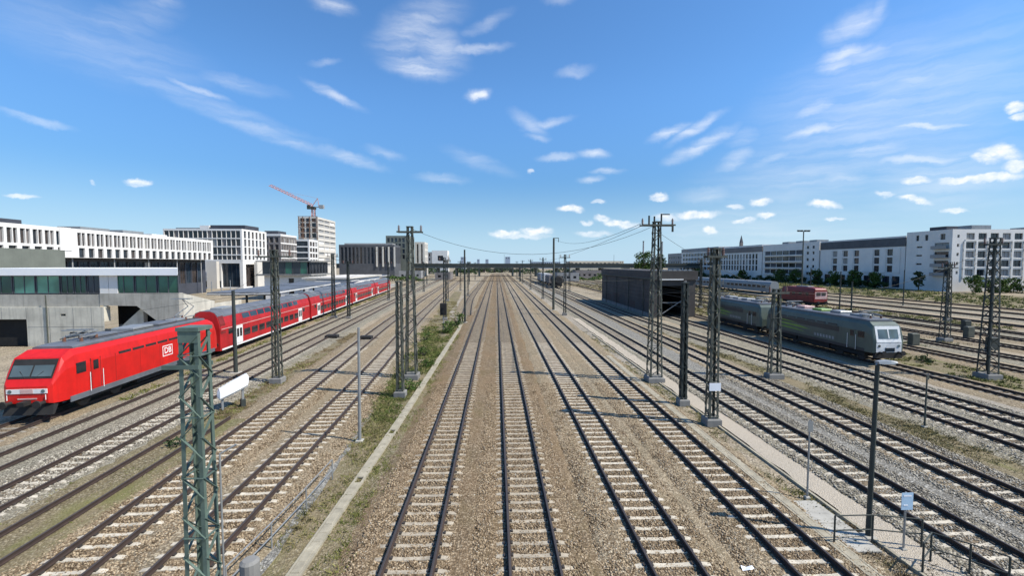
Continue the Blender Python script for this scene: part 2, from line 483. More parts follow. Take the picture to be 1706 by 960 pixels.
# ------------------------------------------------------------------ mesh helpers
class MB:
    def __init__(s):
        s.v, s.f, s.m = [], [], []

    def add(s, vs, fs, m=0):
        o = len(s.v)
        s.v += [tuple(x) for x in vs]
        s.f += [tuple(i + o for i in f) for f in fs]
        s.m += [m] * len(fs)

    def quad(s, a, b, c, d, m=0):
        s.add([a, b, c, d], [(0, 1, 2, 3)], m)

    def box(s, x0, x1, y0, y1, z0, z1, m=0):
        s.add([(x0, y0, z0), (x1, y0, z0), (x1, y1, z0), (x0, y1, z0), (x0, y0, z1), (x1, y0, z1), (x1, y1, z1), (x0, y1, z1)],
              [(3, 2, 1, 0), (4, 5, 6, 7), (0, 1, 5, 4), (1, 2, 6, 5), (2, 3, 7, 6), (3, 0, 4, 7)], m)

    def cbox(s, x0, x1, y0, y1, z0, z1, c, m=0):
        """box with its upper edges cut back by c"""
        s.add([(x0, y0, z0), (x1, y0, z0), (x1, y1, z0), (x0, y1, z0), (x0, y0, z1 - c), (x1, y0, z1 - c), (x1, y1, z1 - c), (x0, y1, z1 - c),
               (x0 + c, y0 + c, z1), (x1 - c, y0 + c, z1), (x1 - c, y1 - c, z1), (x0 + c, y1 - c, z1)],
              [(3, 2, 1, 0), (0, 1, 5, 4), (1, 2, 6, 5), (2, 3, 7, 6), (3, 0, 4, 7), (4, 5, 9, 8), (5, 6, 10, 9), (6, 7, 11, 10), (7, 4, 8, 11), (8, 9, 10, 11)], m)

    def bar(s, p, q, w, h=None, m=0, up=(0, 0, 1)):
        """square bar from p to q"""
        h = h or w
        p, q = Vector(p), Vector(q)
        d = (q - p).normalized()
        u = Vector(up)
        if abs(d.dot(u)) > .98:
            u = Vector((0, 1, 0))
        a = d.cross(u).normalized()
        b = a.cross(d).normalized()
        a *= w / 2
        b *= h / 2
        vs = [p - a - b, p + a - b, p + a + b, p - a + b, q - a - b, q + a - b, q + a + b, q - a + b]
        s.add(vs, [(3, 2, 1, 0), (4, 5, 6, 7), (0, 1, 5, 4), (1, 2, 6, 5), (2, 3, 7, 6), (3, 0, 4, 7)], m)

    def tube(s, p, q, r, r2=None, n=8, m=0, caps=True):
        r2 = r if r2 is None else r2
        p, q = Vector(p), Vector(q)
        d = (q - p).normalized()
        u = Vector((0, 0, 1)) if abs(d.z) < .95 else Vector((1, 0, 0))
        a = d.cross(u).normalized()
        b = d.cross(a).normalized()
        vs = []
        for k in range(n):
            t = 2 * PI * k / n
            o = a * math.cos(t) + b * math.sin(t)
            vs += [p + o * r, q + o * r2]
        fs = [(2 * k, 2 * k + 1, 2 * ((k + 1) % n) + 1, 2 * ((k + 1) % n)) for k in range(n)]
        if caps:
            fs += [tuple(2 * k for k in range(n)), tuple(2 * k + 1 for k in range(n))[::-1]]
        s.add(vs, fs, m)

    def loft(s, rings, m=0, caps=True, closed=True):
        n = len(rings[0])
        vs = [p for r in rings for p in r]
        fs = []
        for i in range(len(rings) - 1):
            for k in range(n if closed else n - 1):
                k2 = (k + 1) % n
                fs.append((i * n + k, i * n + k2, (i + 1) * n + k2, (i + 1) * n + k))
        if caps:
            fs.append(tuple(range(n))[::-1])
            fs.append(tuple((len(rings) - 1) * n + k for k in range(n)))
        s.add(vs, fs, m)

    def mesh(s, name, mats):
        me = bpy.data.meshes.new(name)
        me.from_pydata(s.v, [], s.f)
        for m in mats:
            me.materials.append(M[m])
        if len(mats) > 1:
            me.polygons.foreach_set('material_index', s.m)
        me.update()
        return me

    def build(s, name, mats, parent=None, loc=None):
        if isinstance(mats, str):
            mats = [mats]
        return link(name, s.mesh(name, mats), parent, loc)


def link(name, data, parent=None, loc=None, rotz=0.0):
    o = bpy.data.objects.new(name, data)
    C.objects.link(o)
    if parent is not None:
        o.parent = parent
    if loc is not None:
        o.location = loc
    if rotz:
        o.rotation_euler = (0, 0, rotz)
    return o


def tag(o, label, cat, group=None):
    o['label'] = label
    o['category'] = cat
    if group:
        o['group'] = group
    return o


def thing(name, label, cat, loc=(0, 0, 0), rotz=0.0, group=None):
    o = link(name, None, None, loc, rotz)
    o.empty_display_size = .3
    return tag(o, label, cat, group)


def struct(o):
    o['kind'] = 'structure'
    return o


def stuff(o):
    o['kind'] = 'stuff'
    return o


def lerp(a, b, t):
    return a + (b - a) * t


def path_x(pts, y):
    """x of a track centre line at depth y; pts = [(x, y)] rising in y"""
    if y <= pts[0][1]:
        a, b = pts[0], pts[1]
    elif y >= pts[-1][1]:
        a, b = pts[-2], pts[-1]
    else:
        for a, b in zip(pts, pts[1:]):
            if a[1] <= y <= b[1]:
                break
    return lerp(a[0], b[0], (y - a[1]) / (b[1] - a[1]))


def smooth_pts(pts, y0, y1):
    """resample with smoothing so that bends are gentle"""
    out = []
    y = y0
    while y < y1:
        w = min(14.0, 3 + .12 * abs(y))
        x = sum(path_x(pts, y + d * w) for d in (-1, -.5, 0, .5, 1)) / 5
        out.append((x, y))
        y += 2.0 if y < 70 else (6.0 if y < 160 else 20.0)
    out.append((path_x(pts, y1), y1))
    return out


# ------------------------------------------------------------------ ground
GZ = -0.10
mb = MB()
xs = [-3000, -600, -200, -100, -60, -40] + list(range(-30, 61, 6)) + [80, 110, 150, 220, 600, 3000]
ys = [-60, -20] + list(range(0, 121, 8)) + [160, 220, 300, 420, 700, 1500, 6000]
vv = [(x, y, GZ) for y in ys for x in xs]
nx = len(xs)
ff = [(j * nx + i, j * nx + i + 1, (j + 1) * nx + i + 1, (j + 1) * nx + i) for j in range(len(ys) - 1) for i in range(nx - 1)]
mb.add(vv, ff)
struct(mb.build('ground', 'ground_gravel'))


def strip_sheet(name, rows, z, mat, kind='structure'):
    """ribbon on the ground: rows of (y, x0, x1), with slightly ragged edges"""
    mb = MB()
    vs, fs = [], []
    pts = []
    for (ya, a0, a1), (yb, b0, b1) in zip(rows, rows[1:]):
        n = max(1, int((yb - ya) / (1.0 if ya < 50 else 8.0)))
        for k in range(n):
            t = k / n
            pts.append((lerp(ya, yb, t), lerp(a0, b0, t), lerp(a1, b1, t)))
    pts.append(rows[-1])
    for y, a, b in pts:
        j = .10
        vs += [(a + random.uniform(-j, j), y, z), (lerp(a, b, .33), y, z), (lerp(a, b, .67), y, z), (b + random.uniform(-j, j), y, z)]
    for i in range(len(pts) - 1):
        for k in range(3):
            fs.append((i * 4 + k, i * 4 + k + 1, i * 4 + k + 5, i * 4 + k + 4))
    mb.add(vs, fs)
    o = mb.build(name, mat)
    o['kind'] = kind
    return o


strip_sheet('verge_soil', [(4, -7.9, -6.2), (13, -8.0, -4.6), (24, -8.1, -4.4), (40, -9.2, -4.5), (64, -11.0, -4.7), (75, -11.4, -7.6), (110, -13.2, -9.6), (150, -15, -11.5)], GZ + .006, 'soil_dry')
strip_sheet('verge_soil', [(8, -18.2, -14.2), (16, -18.4, -14.3), (30, -18.9, -15.6), (44, -19.6, -16.3), (60, -20.5, -18.6)], GZ + .006, 'soil_dry')
strip_sheet('verge_soil', [(14, 22.2, 25.2), (24, 22.4, 25.0), (40, 22.4, 24.9), (58, 22.2, 23.6), (66, 22.0, 22.8)], GZ + .006, 'soil_dry')
strip_sheet('verge_soil', [(20, 38.6, 42.6), (36, 37.9, 42.8), (48, 37.5, 42.8), (70, 37.4, 42.9), (120, 37.4, 43)], GZ + .006, 'soil_dry')
strip_sheet('sand_strip', [(14, 32.6, 34.6), (30, 32.6, 33.9), (60, 32.6, 33.4), (72, 32.6, 33.2)], GZ + .010, 'sand_pale')
strip_sheet('sand_strip', [(30, 15.1 - 3.4, 12.7), (60, 11.7, 13.6), (110, 11.7, 14.0), (200, 11.7, 14.0)], GZ + .009, 'sand_pale')
strip_sheet('meadow', [(74, 36.5, 42), (110, 37, 66), (150, 34, 84), (230, 28, 84)], GZ + .004, 'soil_dry')
strip_sheet('sand_strip', [(70, -8.6, -7.2), (110, -9.6, -8.6), (180, -10.0, -8.8), (300, -9.8, -8.2)], GZ + .011, 'sand_pale')
strip_sheet('path', [(-4, 12.75, 14.0), (16, 12.80, 14.0), (40, 12.95, 14.0), (75, 13.0, 14.0)], GZ + .065, 'sand_path_surface')

# ------------------------------------------------------------------ tracks
# sleeper mesh (shared): raised rail seats, low waist in the middle, cast shoulders
def sleeper_mesh(mat):
    mb = MB()
    prof = [(-1.28, .075, -.02), (-1.0, .088, .026), (-.60, .09, .030), (-.35, .082, .012), (0, .078, .010), (.35, .082, .012), (.60, .09, .030), (1.0, .088, .026), (1.28, .075, -.02)]
    rings = []
    for x, hw, z in prof:
        rings.append([(x, -hw - .03, -.12), (x, hw + .03, -.12), (x, hw, z), (x, -hw, z)])
    mb.loft(rings, 0)
    for sx in (-.75, .75):
        for d in (-.12, .12):
            mb.box(sx + d - .035, sx + d + .035, -.07, .07, .026, .075, 1)
    return mb.mesh('sleeper', [mat, 'clip_steel'])


SLEEPER = sleeper_mesh('sleeper_concrete')
SLEEPER_DARK = sleeper_mesh('sleeper_dark')
SLEEPER_PALE = sleeper_mesh('sleeper_pale')
RAIL_PROF = [(-.07, .036), (.07, .036), (.07, .05), (.014, .07), (.014, .155), (.036, .165), (.036, .195), (.026, .202), (-.026, .202), (-.036, .195), (-.036, .165), (-.014, .155), (-.014, .07), (-.07, .05)]


def track(label, pts, y0, y1, ballast, sl_to=44.0, sleeper=SLEEPER, half=1.78, show_sleepers=True, drop=0.0, worn=True, far_sleepers=True, cover=0.0, stained=True):
    line = smooth_pts(pts, y0, y1)
    ox, oy = line[0]
    root = thing('railway_track', label, 'railway track', (ox, oy, 0), 0, 'railway tracks of the station throat')
    P = [Vector((x - ox, y - oy, 0)) for x, y in line]
    T = []
    for i in range(len(P)):
        a, b = P[max(0, i - 1)], P[min(len(P) - 1, i + 1)]
        T.append((b - a).normalized())
    # ballast bed with an uneven crown
    mb = MB()
    bp = [P[0]]
    sub = []
    for i in range(len(P) - 1):
        n = 4 if P[i].y + oy < 60 else 1
        for k in range(n):
            sub.append((P[i].lerp(P[i + 1], k / n), T[i].lerp(T[i + 1], k / n).normalized()))
    sub.append((P[-1], T[-1]))
    cross = [(-half - .78, GZ - .02 - drop), (-half - .1, -.012), (-1.28, -.002), (-.75, -.008), (0, -.014), (.75, -.008), (1.28, -.002), (half + .1, -.012), (half + .78, GZ - .02 - drop)]
    vs, fs = [], []
    nc = len(cross)
    for p, t in sub:
        nrm = Vector((t.y, -t.x, 0))
        for j, (u, z) in enumerate(cross):
            edge = j in (0, 1, nc - 2, nc - 1)
            uu = u + (random.uniform(-.14, .14) if edge else 0)
            zz = z + (random.uniform(-.018, .014) if 0 < j < nc - 1 else 0) + (cover if 0 < j < nc - 1 else 0)
            q = p + nrm * uu
            vs.append((q.x, q.y, zz))
    for i in range(len(sub) - 1):
        for j in range(nc - 1):
            fs.append((i * nc + j, i * nc + j + 1, (i + 1) * nc + j + 1, (i + 1) * nc + j))
    mb.add(vs, fs)
    mb.m = [1 if (k % (nc - 1)) in (3, 4) else 0 for k in range(len(fs))]
    stuff(mb.build('ballast_bed', [ballast, 'ballast_oily' if stained else ballast], root))
    # rails
    for s in (-.752, .752):
        mb = MB()
        rings = []
        for p, t in zip(P, T):
            nrm = Vector((t.y, -t.x, 0))
            rings.append([(p + nrm * (s + u)).to_tuple()[:2] + (z,) for u, z in RAIL_PROF])
        mb.loft(rings, 0, caps=True)
        n = len(RAIL_PROF)
        # running surface (top faces) polished
        k = 0
        for i in range(len(rings) - 1):
            for j in range(n):
                if j in (6, 7, 8):
                    mb.m[k] = 1
                k += 1
        mb.build('rail', ['rail_rust', 'rail_head'], root)
    if not show_sleepers:
        return root
    # sleepers every 0.63 m: one by one near the bridge, one joined part beyond
    far = MB()
    d = random.uniform(0, .6)
    i = 0
    seg = [0.0]
    for a, b in zip(P, P[1:]):
        seg.append(seg[-1] + (b - a).length)
    fy = seg[-1]
    sp = .63
    while d < fy:
        while seg[i + 1] < d:
            i += 1
        t = (d - seg[i]) / (seg[i + 1] - seg[i])
        p = P[i].lerp(P[i + 1], t)
        tg = T[i].lerp(T[i + 1], t)
        ang = math.atan2(-tg.x, tg.y) + random.uniform(-.008, .008)
        yy = p.y + oy
        if yy < 9.5:
            d += sp
            continue
        if yy < sl_to:
            link('sleeper', sleeper, root, (p.x + random.uniform(-.03, .03), p.y + random.uniform(-.02, .02), random.uniform(-.006, .006) - .002), ang)
        elif far_sleepers and yy < 230:
            c, s_ = math.cos(ang), math.sin(ang)
            for a, b in ((-1.29, -.84), (-.66, .66), (.84, 1.29)):
                q = [(a, -.085), (b, -.085), (b, .085), (a, .085)]
                far.add([(p.x + x * c - y * s_, p.y + x * s_ + y * c, .027) for x, y in q], [(0, 1, 2, 3)])
        else:
            break
        d += sp
    if far.f:
        stuff(far.build('sleepers', [sleeper.materials[0].name], root))
    return root


TRK = {
    'A': [(-2.67, 0), (-2.72, 100), (-2.75, 800)],
    'B': [(1.14, 0), (1.14, 100), (1.14, 800)],
    'C': [(5.39, 0), (5.39, 100), (5.3, 800)],
    'D': [(9.58, 0), (9.58, 100), (9.5, 800)],
    'E': [(15.8, 0), (15.55, 40), (15.3, 120), (14.2, 300)],
    'F': [(20.22, 0), (20.22, 40), (20.2, 120), (19.2, 300)],
    'G': [(26.75, 0), (26.75, 25), (26.4, 36), (24.3, 66), (23.6, 90), (23.6, 300)],
    'H': [(30.45, 0), (30.45, 30), (30.3, 50), (30.2, 108)],
    'I': [(36.7, 0), (36.2, 28), (35.35, 45), (35.2, 72), (35.6, 110), (33, 250)],
    'T0': [(-5.3, 78), (-5.6, 86), (-6.6, 105), (-7.0, 130), (-6.8, 330)],
    'T1': [(-9.2, 2), (-9.5, 12.8), (-10.3, 32), (-12.9, 70), (-15.6, 127), (-22, 305)],
    'T2': [(-12.3, 2), (-12.8, 12.9), (-13.2, 18), (-14.1, 32), (-17.0, 70), (-20, 127), (-27, 305)],
    'T2b': [(-15.6, 6), (-15.9, 13.6), (-16.9, 32), (-17.9, 46)],
    'T3': [(-18.7, 6), (-19.3, 17), (-19.9, 28), (-22.7, 70), (-26.3, 127), (-35, 305)],
    'T4': [(-22.1, 8), (-22.95, 20.8), (-23.7, 32), (-26.8, 74), (-32.2, 148), (-44, 305)],
    'T5': [(-25.9, 10), (-27.1, 25), (-36.9, 148), (-49.6, 305)],
}
track('straight track with pale sleepers just left of the picture centre, beside the cable trough verge', TRK['A'], 2, 420, 'ballast_brown', 52)
track('straight track running up the very middle of the picture between brown ballast strips', TRK['B'], 2, 420, 'ballast_brown', 52)
track('first straight track right of the middle one, with brown stained ballast', TRK['C'], 2, 420, 'ballast_mixed', 52, SLEEPER_PALE)
track('straight bright-sleeper track left of the sandy path and its mast row', TRK['D'], 2, 420, 'ballast_mixed', 52, SLEEPER_PALE)
track('track right of the sandy path, between the path and the fresh grey ballast', TRK['E'], 2, 300, 'ballast_grey', 50, SLEEPER_PALE, half=1.3)
track('track on the far side of the fresh blue-grey ballast strip', TRK['F'], 4, 300, 'ballast_mixed', 48, SLEEPER_PALE, half=1.3)
track('track with white sleepers beyond the dry grass strip, swerving past the dark shed', TRK['G'], 8, 300, 'ballast_grey', 46, SLEEPER_PALE)
track('track leading straight into the dark shed portal', TRK['H'], 8, 107, 'ballast_grey', 46, SLEEPER_PALE)
track('track on which the two dark green locomotives stand', TRK['I'], 12, 250, 'ballast_mixed', 46, SLEEPER_DARK)
track('short curved track branching left from the middle pair before the far bridge', TRK['T0'], 80, 330, 'ballast_mixed', 66)
track('track with bold pale sleepers, nearest to the green lattice mast on the left', TRK['T1'], 4, 305, 'ballast_mixed', 50, SLEEPER_PALE)
track('track with pale sleepers running behind the green lattice mast foot', TRK['T2'], 5, 305, 'ballast_mixed', 50, SLEEPER_PALE)
track('old overgrown siding half buried in dry grass', TRK['T2b'], 8, 26.5, 'soil_dry', 46, SLEEPER_DARK, 1.5, False, cover=.02, stained=False)
track('track with pale sleepers left of the overgrown siding', TRK['T3'], 8, 305, 'ballast_grey', 50, SLEEPER_PALE)
track('track buried in grey ballast beside the red train', TRK['T4'], 10, 305, 'ballast_grey', 50, SLEEPER_DARK, show_sleepers=False, cover=.012, stained=False)
track('track under the long red train', TRK['T5'], 11, 305, 'ballast_mixed', 26, SLEEPER_DARK, far_sleepers=False)
YARD = [(45.2, 'yard track next beyond the grass with the dark lattice mast'), (50.6, 'second yard track beyond the green locomotives'), (57.0, 'third yard track beyond the green locomotives'), (63.2, 'yard track just in front of the red shunting locomotive'),
        (68.7, 'yard track under the red shunting locomotive'), (77.0, 'yard track between the red shunter and the silver train'), (86.5, 'yard track under the silver grey train'), (96.0, 'second last yard track before the apartment blocks'), (105.0, 'last yard track before the apartment blocks')]
for x, lb in YARD:
    track(lb, [(x, 0), (x, 60), (x - 1.5, 120), (x - 6, 300)], 24 if x < 60 else 40, 240, 'ballast_mixed' if int(x) % 2 else 'ballast_grey', 24 if x < 60 else 40, SLEEPER_DARK)

# fresh ballast between E and F
strip_sheet('ballast_strip', [(4, 17.1, 18.95), (20, 17.1, 18.95), (45, 16.95, 18.95), (90, 16.8, 18.9), (200, 16.5, 18.5)], -.030, 'ballast_fresh', 'stuff')
strip_sheet('ballast_strip', [(6, -7.75, -6.9), (13, -7.75, -6.95), (24, -8.2, -7.5), (40, -9.3, -8.6), (60, -10.6, -10.2)], -.060, 'ballast_fresh', 'stuff')
strip_sheet('ballast_strip', [(10, -21.2, -20.6), (24, -21.9, -21.3), (50, -23.3, -22.8)], -.060, 'ballast_grey', 'stuff')
strip_sheet('ballast_strip', [(4, 7.0, 8.0), (20, 7.0, 8.0), (60, 7.0, 8.0), (160, 7.0, 8.0)], -.060, 'ballast_mixed', 'stuff')
strip_sheet('ballast_strip', [(4, -1.0, -.5), (30, -1.0, -.5), (160, -1.0, -.5)], -.058, 'ballast_brown', 'stuff')
strip_sheet('ballast_strip', [(4, 3.0, 3.5), (30, 3.0, 3.5), (160, 3.0, 3.5)], -.058, 'ballast_brown', 'stuff')

# ------------------------------------------------------------------ cable troughs
def trough(label, pts, y0, y1, w, lids_to, twin=False):
    root = thing('cable_trough', label, 'cable trough', (path_x(pts, y0), y0, GZ))
    ox = root.location.x
    line = []
    y = y0
    while y < y1:
        line.append((path_x(pts, y), y))
        y += 1.0
    line.append((path_x(pts, y1), y1))
    for s in (-1, 1):
        mb = MB()
        rings = []
        for x, yy in line:
            a = x - ox + s * w / 2
            rings.append([(a - .04, yy - y0, -.02), (a + .04, yy - y0, -.02), (a + .04, yy - y0, .115), (a - .04, yy - y0, .115)])
        mb.loft(rings)
        mb.build('side_wall', 'trough_concrete', root)
    lm = MB()
    lm.cbox(-w / 2 + .045, w / 2 - .045, -.245, .245, .05, .125, .012)
    lm = lm.mesh('lid', ['trough_concrete'])
    y = y0 + .25
    far = MB()
    while y < y1:
        x = path_x(pts, y) - ox
        a = math.atan2(-(path_x(pts, y + .5) - path_x(pts, y - .5)), 1.0)
        if y < lids_to:
            if random.random() > .03:
                link('lid', lm, root, (x + random.uniform(-.008, .008), y - y0, random.uniform(-.02, .004)), a + random.uniform(-.015, .015))
        else:
            far.box(x - w / 2 + .045, x + w / 2 - .045, y - y0 - .24, y - y0 + .24, .05, .118)
        y += .5
    if far.f:
        stuff(far.build('lids', 'trough_concrete', root))
    return root


trough('pale concrete cable trough running along the grassy verge beside the centre tracks', [(-6.15, 2), (-6.05, 12.6), (-5.74, 25.4), (-5.36, 63), (-5.5, 70), (-6.6, 76), (-7.6, 84)], 3, 78, .36, 34)
trough('narrow concrete cable trough between the bright-sleeper track and the sandy path', [(11.2, 2), (11.2, 40)], 3, 44, .36, 30)

# concrete pads by the lamp post
mb = MB()
mb.cbox(-.85, .85, -1.3, 1.3, -.02, .07, .015)
pad = thing('concrete_pad', 'weathered concrete slab platform in front of the tall grey lamp post', 'concrete pad', (12.0, 15.1, GZ))
pm = MB()
pm.cbox(-.62, .62, -.38, .38, -.02, .085, .012)
pm = pm.mesh('slab', ['concrete'])
for j in range(4):
    o = link('slab', pm, pad, (-.2 + .01 * j, -1.3 + .78 * j, random.uniform(-.01, .01)), random.uniform(-.02, .02))

# kerb along the path
mb = MB()
mb.box(-.05, .05, 0, 60, -.02, .10)
tag(mb.build('kerb', 'trough_concrete', None, (12.70, -2, GZ)), 'thin pale kerb line along the left edge of the sandy path', 'kerb')


# ------------------------------------------------------------------ grass and weeds
def grass(name, rows, n, h, mat, clump=.35, thick=.02):
    """uncountable blades growing in tufts along a strip; rows of (y, x0, x1)"""
    vs, fs = [], []
    tot = []
    for (ya, a0, a1), (yb, b0, b1) in zip(rows, rows[1:]):
        tot.append((yb - ya) * ((a1 - a0) + (b1 - b0)) / 2 / (1 + (ya + yb) / 60))
    S = sum(tot)
    for (r0, r1, w) in zip(rows, rows[1:], tot):
        k = int(n * w / S / 14)
        for _ in range(k):
            t = random.random()
            y = lerp(r0[0], r1[0], t)
            u = random.random()
            x = lerp(lerp(r0[1], r1[1], t), lerp(r0[2], r1[2], t), u)
            if math.sin(x * 1.9 + y * .31) + math.sin(y * .83 - x) + random.uniform(-1.3, 1.3) < -.3:
                continue
            sc = random.uniform(.4, 1.25)
            cr = clump * random.uniform(.4, 1.2)
            f = 1 + y / 40
            for _ in range(14):
                a, r = random.uniform(0, 2 * PI), cr * math.sqrt(random.random())
                bx, by = x + r * math.cos(a), y + r * math.sin(a)
                hh = h * sc * random.uniform(.4, 1.1)
                lx, ly = random.gauss(0, hh * .45), random.gauss(0, hh * .45)
                aa = random.uniform(0, PI)
                tw = thick * f * random.uniform(.6, 1.5)
                dx, dy = math.cos(aa) * tw, math.sin(aa) * tw
                o = len(vs)
                vs += [(bx - dx, by - dy, GZ), (bx + dx, by + dy, GZ), (bx + lx + dx * .5, by + ly + dy * .5, GZ + hh * .8), (bx + lx * 1.5, by + ly * 1.5, GZ + hh * .92)]
                fs.append((o, o + 1, o + 2, o + 3))
    mb = MB()
    mb.add(vs, fs)
    return stuff(mb.build(name, mat))


grass('grass', [(10, -7.5, -4.6), (20, -7.6, -4.4), (36, -8.6, -4.4), (62, -10.9, -4.8)], 34000, .13, 'grass_green', .30, .012)
grass('grass', [(10, -7.3, -6.3), (24, -7.6, -6.2), (45, -9.2, -6.4), (66, -11.0, -5.6), (110, -13, -10)], 36000, .17, 'grass_dry', .32, .012)
grass('grass', [(12, -17.9, -14.4), (30, -18.7, -15.9), (46, -19.4, -16.8), (60, -20.4, -18.8)], 30000, .13, 'grass_brown', .32, .012)
grass('grass', [(12, -17.9, -14.6), (30, -18.5, -16.2), (46, -19.4, -17.2)], 11000, .14, 'grass_green', .3, .012)
grass('grass', [(13, 22.4, 25.0), (30, 22.5, 24.9), (50, 22.4, 24.2), (66, 22.2, 22.7)], 30000, .13, 'grass_dry', .32, .012)
grass('grass', [(22, 38.8, 42.4), (36, 38.1, 42.6), (60, 37.7, 42.7), (110, 37.6, 42.6)], 20000, .25, 'grass_green')
grass('grass', [(12, 10.8, 12.6), (30, 11.6, 12.6), (60, 11.8, 12.9)], 12000, .10, 'grass_dry', .3, .012)
grass('grass', [(12.2, 12.0, 15.0), (13.4, 11.2, 14.9), (15, 11.3, 12.6)], 7000, .12, 'grass_brown', .25, .010)
grass('grass', [(30, -25.4, -24.9), (60, -28.4, -27.8), (90, -31, -30.2), (140, -34.6, -33.6)], 9000, .3, 'grass_green')
grass('grass', [(78, 36, 42), (110, 37, 66), (150, 36, 82), (200, 30, 80)], 26000, .5, 'grass_dry')
grass('weeds', [(11, 3.0, 3.6), (30, 3.0, 3.6), (70, 3.0, 3.6)], 2600, .07, 'grass_brown', .2, .014)
grass('weeds', [(11, -1.1, -.5), (30, -1.1, -.5), (70, -1.1, -.5)], 1800, .07, 'grass_brown', .2, .014)
grass('weeds', [(11, 7.0, 7.9), (30, 7.0, 7.9), (70, 7.0, 7.9)], 3000, .08, 'grass_brown', .2, .014)


# ------------------------------------------------------------------ lattice masts
def lattice_mast(label, x, y, h, wb, wt_, mat='mast_green', depth=None, panels=9, braces_apart=False, foot=True, cross=None, chord=.12, rotz=0.0, group='overhead line masts', head=True):
    root = thing('lattice_mast', label, 'mast', (x, y, GZ), rotz, group)
    z0 = .45 if foot else 0.0
    db, dt = (depth or wb), (depth or wb) * wt_ / wb

    def corner(sx, sy, z):
        t = z / h
        return Vector((sx * lerp(wb, wt_, t) / 2, sy * lerp(db, dt, t) / 2, z))
    for sx in (-1, 1):
        for sy in (-1, 1):
            mb = MB()
            c = chord
            p, q = corner(sx, sy, z0 - .3 if foot else z0), corner(sx, sy, h)
            # angle section: two flanges
            for fl in (0, 1):
                rings = []
                for e in (p, q):
                    if fl == 0:
                        a = [(e.x, e.y), (e.x - sx * c, e.y), (e.x - sx * c, e.y - sy * .012), (e.x, e.y - sy * .012)]
                    else:
                        a = [(e.x, e.y - sy * .012), (e.x, e.y - sy * c), (e.x - sx * .012, e.y - sy * c), (e.x - sx * .012, e.y - sy * .012)]
                    rings.append([(u, v, e.z) for u, v in a])
                mb.loft(rings)
            mb.build('chord', mat, root)
    allb = MB()
    zs = [z0 + .1 + (h - z0 - .2) * k / panels for k in range(panels + 1)]
    for k in range(panels):
        za, zb = zs[k], zs[k + 1]
        fl = 1 if k % 2 else -1
        segs = [(corner(fl, -1, za), corner(-fl, -1, zb)), (corner(fl, 1, za), corner(-fl, 1, zb)), (corner(1, fl, za), corner(1, -fl, zb)), (corner(-1, fl, za), corner(-1, -fl, zb))]
        for p, q in segs:
            if braces_apart:
                mb = MB()
                mb.bar(p, q, .05, .012)
                mb.build('brace', mat, root)
            else:
                allb.bar(p, q, .065, .03)
        if k % 3 == 0:
            for a, b in (((-1, -1), (1, -1)), ((1, -1), (1, 1)), ((1, 1), (-1, 1)), ((-1, 1), (-1, -1))):
                if braces_apart:
                    mb = MB()
                    mb.bar(corner(*a, za), corner(*b, za), .05, .012)
                    mb.build('batten', mat, root)
                else:
                    allb.bar(corner(*a, za), corner(*b, za), .065, .03)
    if allb.f:
        stuff(allb.build('bracing', mat, root))
    if head:
        mb = MB()
        mb.box(-wt_ / 2 - .03, wt_ / 2 + .03, -dt / 2 - .03, dt / 2 + .03, h - .02, h + .05)
        mb.build('cap_plate', mat, root)
    if foot:
        mb = MB()
        mb.cbox(-wb / 2 - .14, wb / 2 + .14, -db / 2 - .14, db / 2 + .14, -.05, .45, .06)
        mb.build('foundation', 'concrete_dark', root)
    if cross:
        for (zc, xa, xb) in cross:
            mb = MB()
            for sy in (-1, 1):
                mb.bar((xa, sy * (dt / 2 + .05), zc), (xb, sy * (dt / 2 + .05), zc), .10, .12)
            mb.build('crossarm', mat, root)
            for xi in (xa + .12, xb - .12):
                mb = MB()
                mb.tube((xi, 0, zc + .05), (xi, 0, zc + .55), .05, .03)
                for q in range(4):
                    mb.tube((xi, 0, zc + .12 + q * .1), (xi, 0, zc + .16 + q * .1), .11, .09)
                mb.build('insulator', 'insulator', root)
    return root


# the green mast in front: its foot is below the picture
m1 = lattice_mast('green lattice mast standing nearest, its head level with the red locomotive', -5.78, 8.65, 8.1, .46, .36, 'mast_green', panels=19, braces_apart=True, chord=.075)
mb = MB()
mb.box(-.185, .185, -.192, -.178, 7.86, 8.12)
mb.build('head_plate', 'mast_green', m1)
mb = MB()
mb.box(-.48, .195, -.22, -.195, 7.36, 7.44)
mb.build('bracket', 'mast_green', m1)
mb = MB()
mb.box(-.48, .195, .195, .22, 7.36, 7.44)
mb.build('bracket', 'mast_green', m1)
mb = MB()
mb.tube((.33, .1, 2.6), (.33, .1, 5.6), .018)
mb.tube((.33, .1, 5.6), (.6, .2, 5.75), .018)
mb.build('conduit', 'steel_grey', m1)

lattice_mast('slender lattice mast between the pale-sleeper tracks, beside the white box', -17.2, 35.1, 10.4, .62, .42, 'mast_grey', panels=14, cross=[(9.9, -1.3, 1.3)])
lattice_mast('lattice mast close to the third coach of the red train', -27.9, 76.9, 11.0, .62, .40, 'mast_grey', panels=14, cross=[(10.6, -.9, .9)])
lattice_mast('short lattice mast of the pair on the grassy verge, nearer one', -6.75, 31.0, 8.1, .50, .40, 'mast_grey', panels=11)
lattice_mast('tall lattice mast of the pair on the grassy verge, with crossarm', -6.91, 36.0, 12.3, .90, .46, 'mast_grey', panels=15, cross=[(11.9, -1.0, 1.0)])
m9 = lattice_mast('tallest lattice mast with a wide crossarm and prongs, left of the dark shed portal', 12.5, 34.4, 12.6, 1.0, .52, 'mast_grey', panels=16, cross=[(12.35, -1.25, 1.35)])
for xx, hh in ((-.62, 13.1), (-.2, 13.05), (.35, 13.25)):
    mb = MB()
    mb.tube((xx, 0, 12.3), (xx, 0, hh), .07)
    mb.build('prong', 'mast_dark', m9)
mb = MB()
mb.bar((.35, 0, 13.2), (1.0, 0, 13.2), .08)
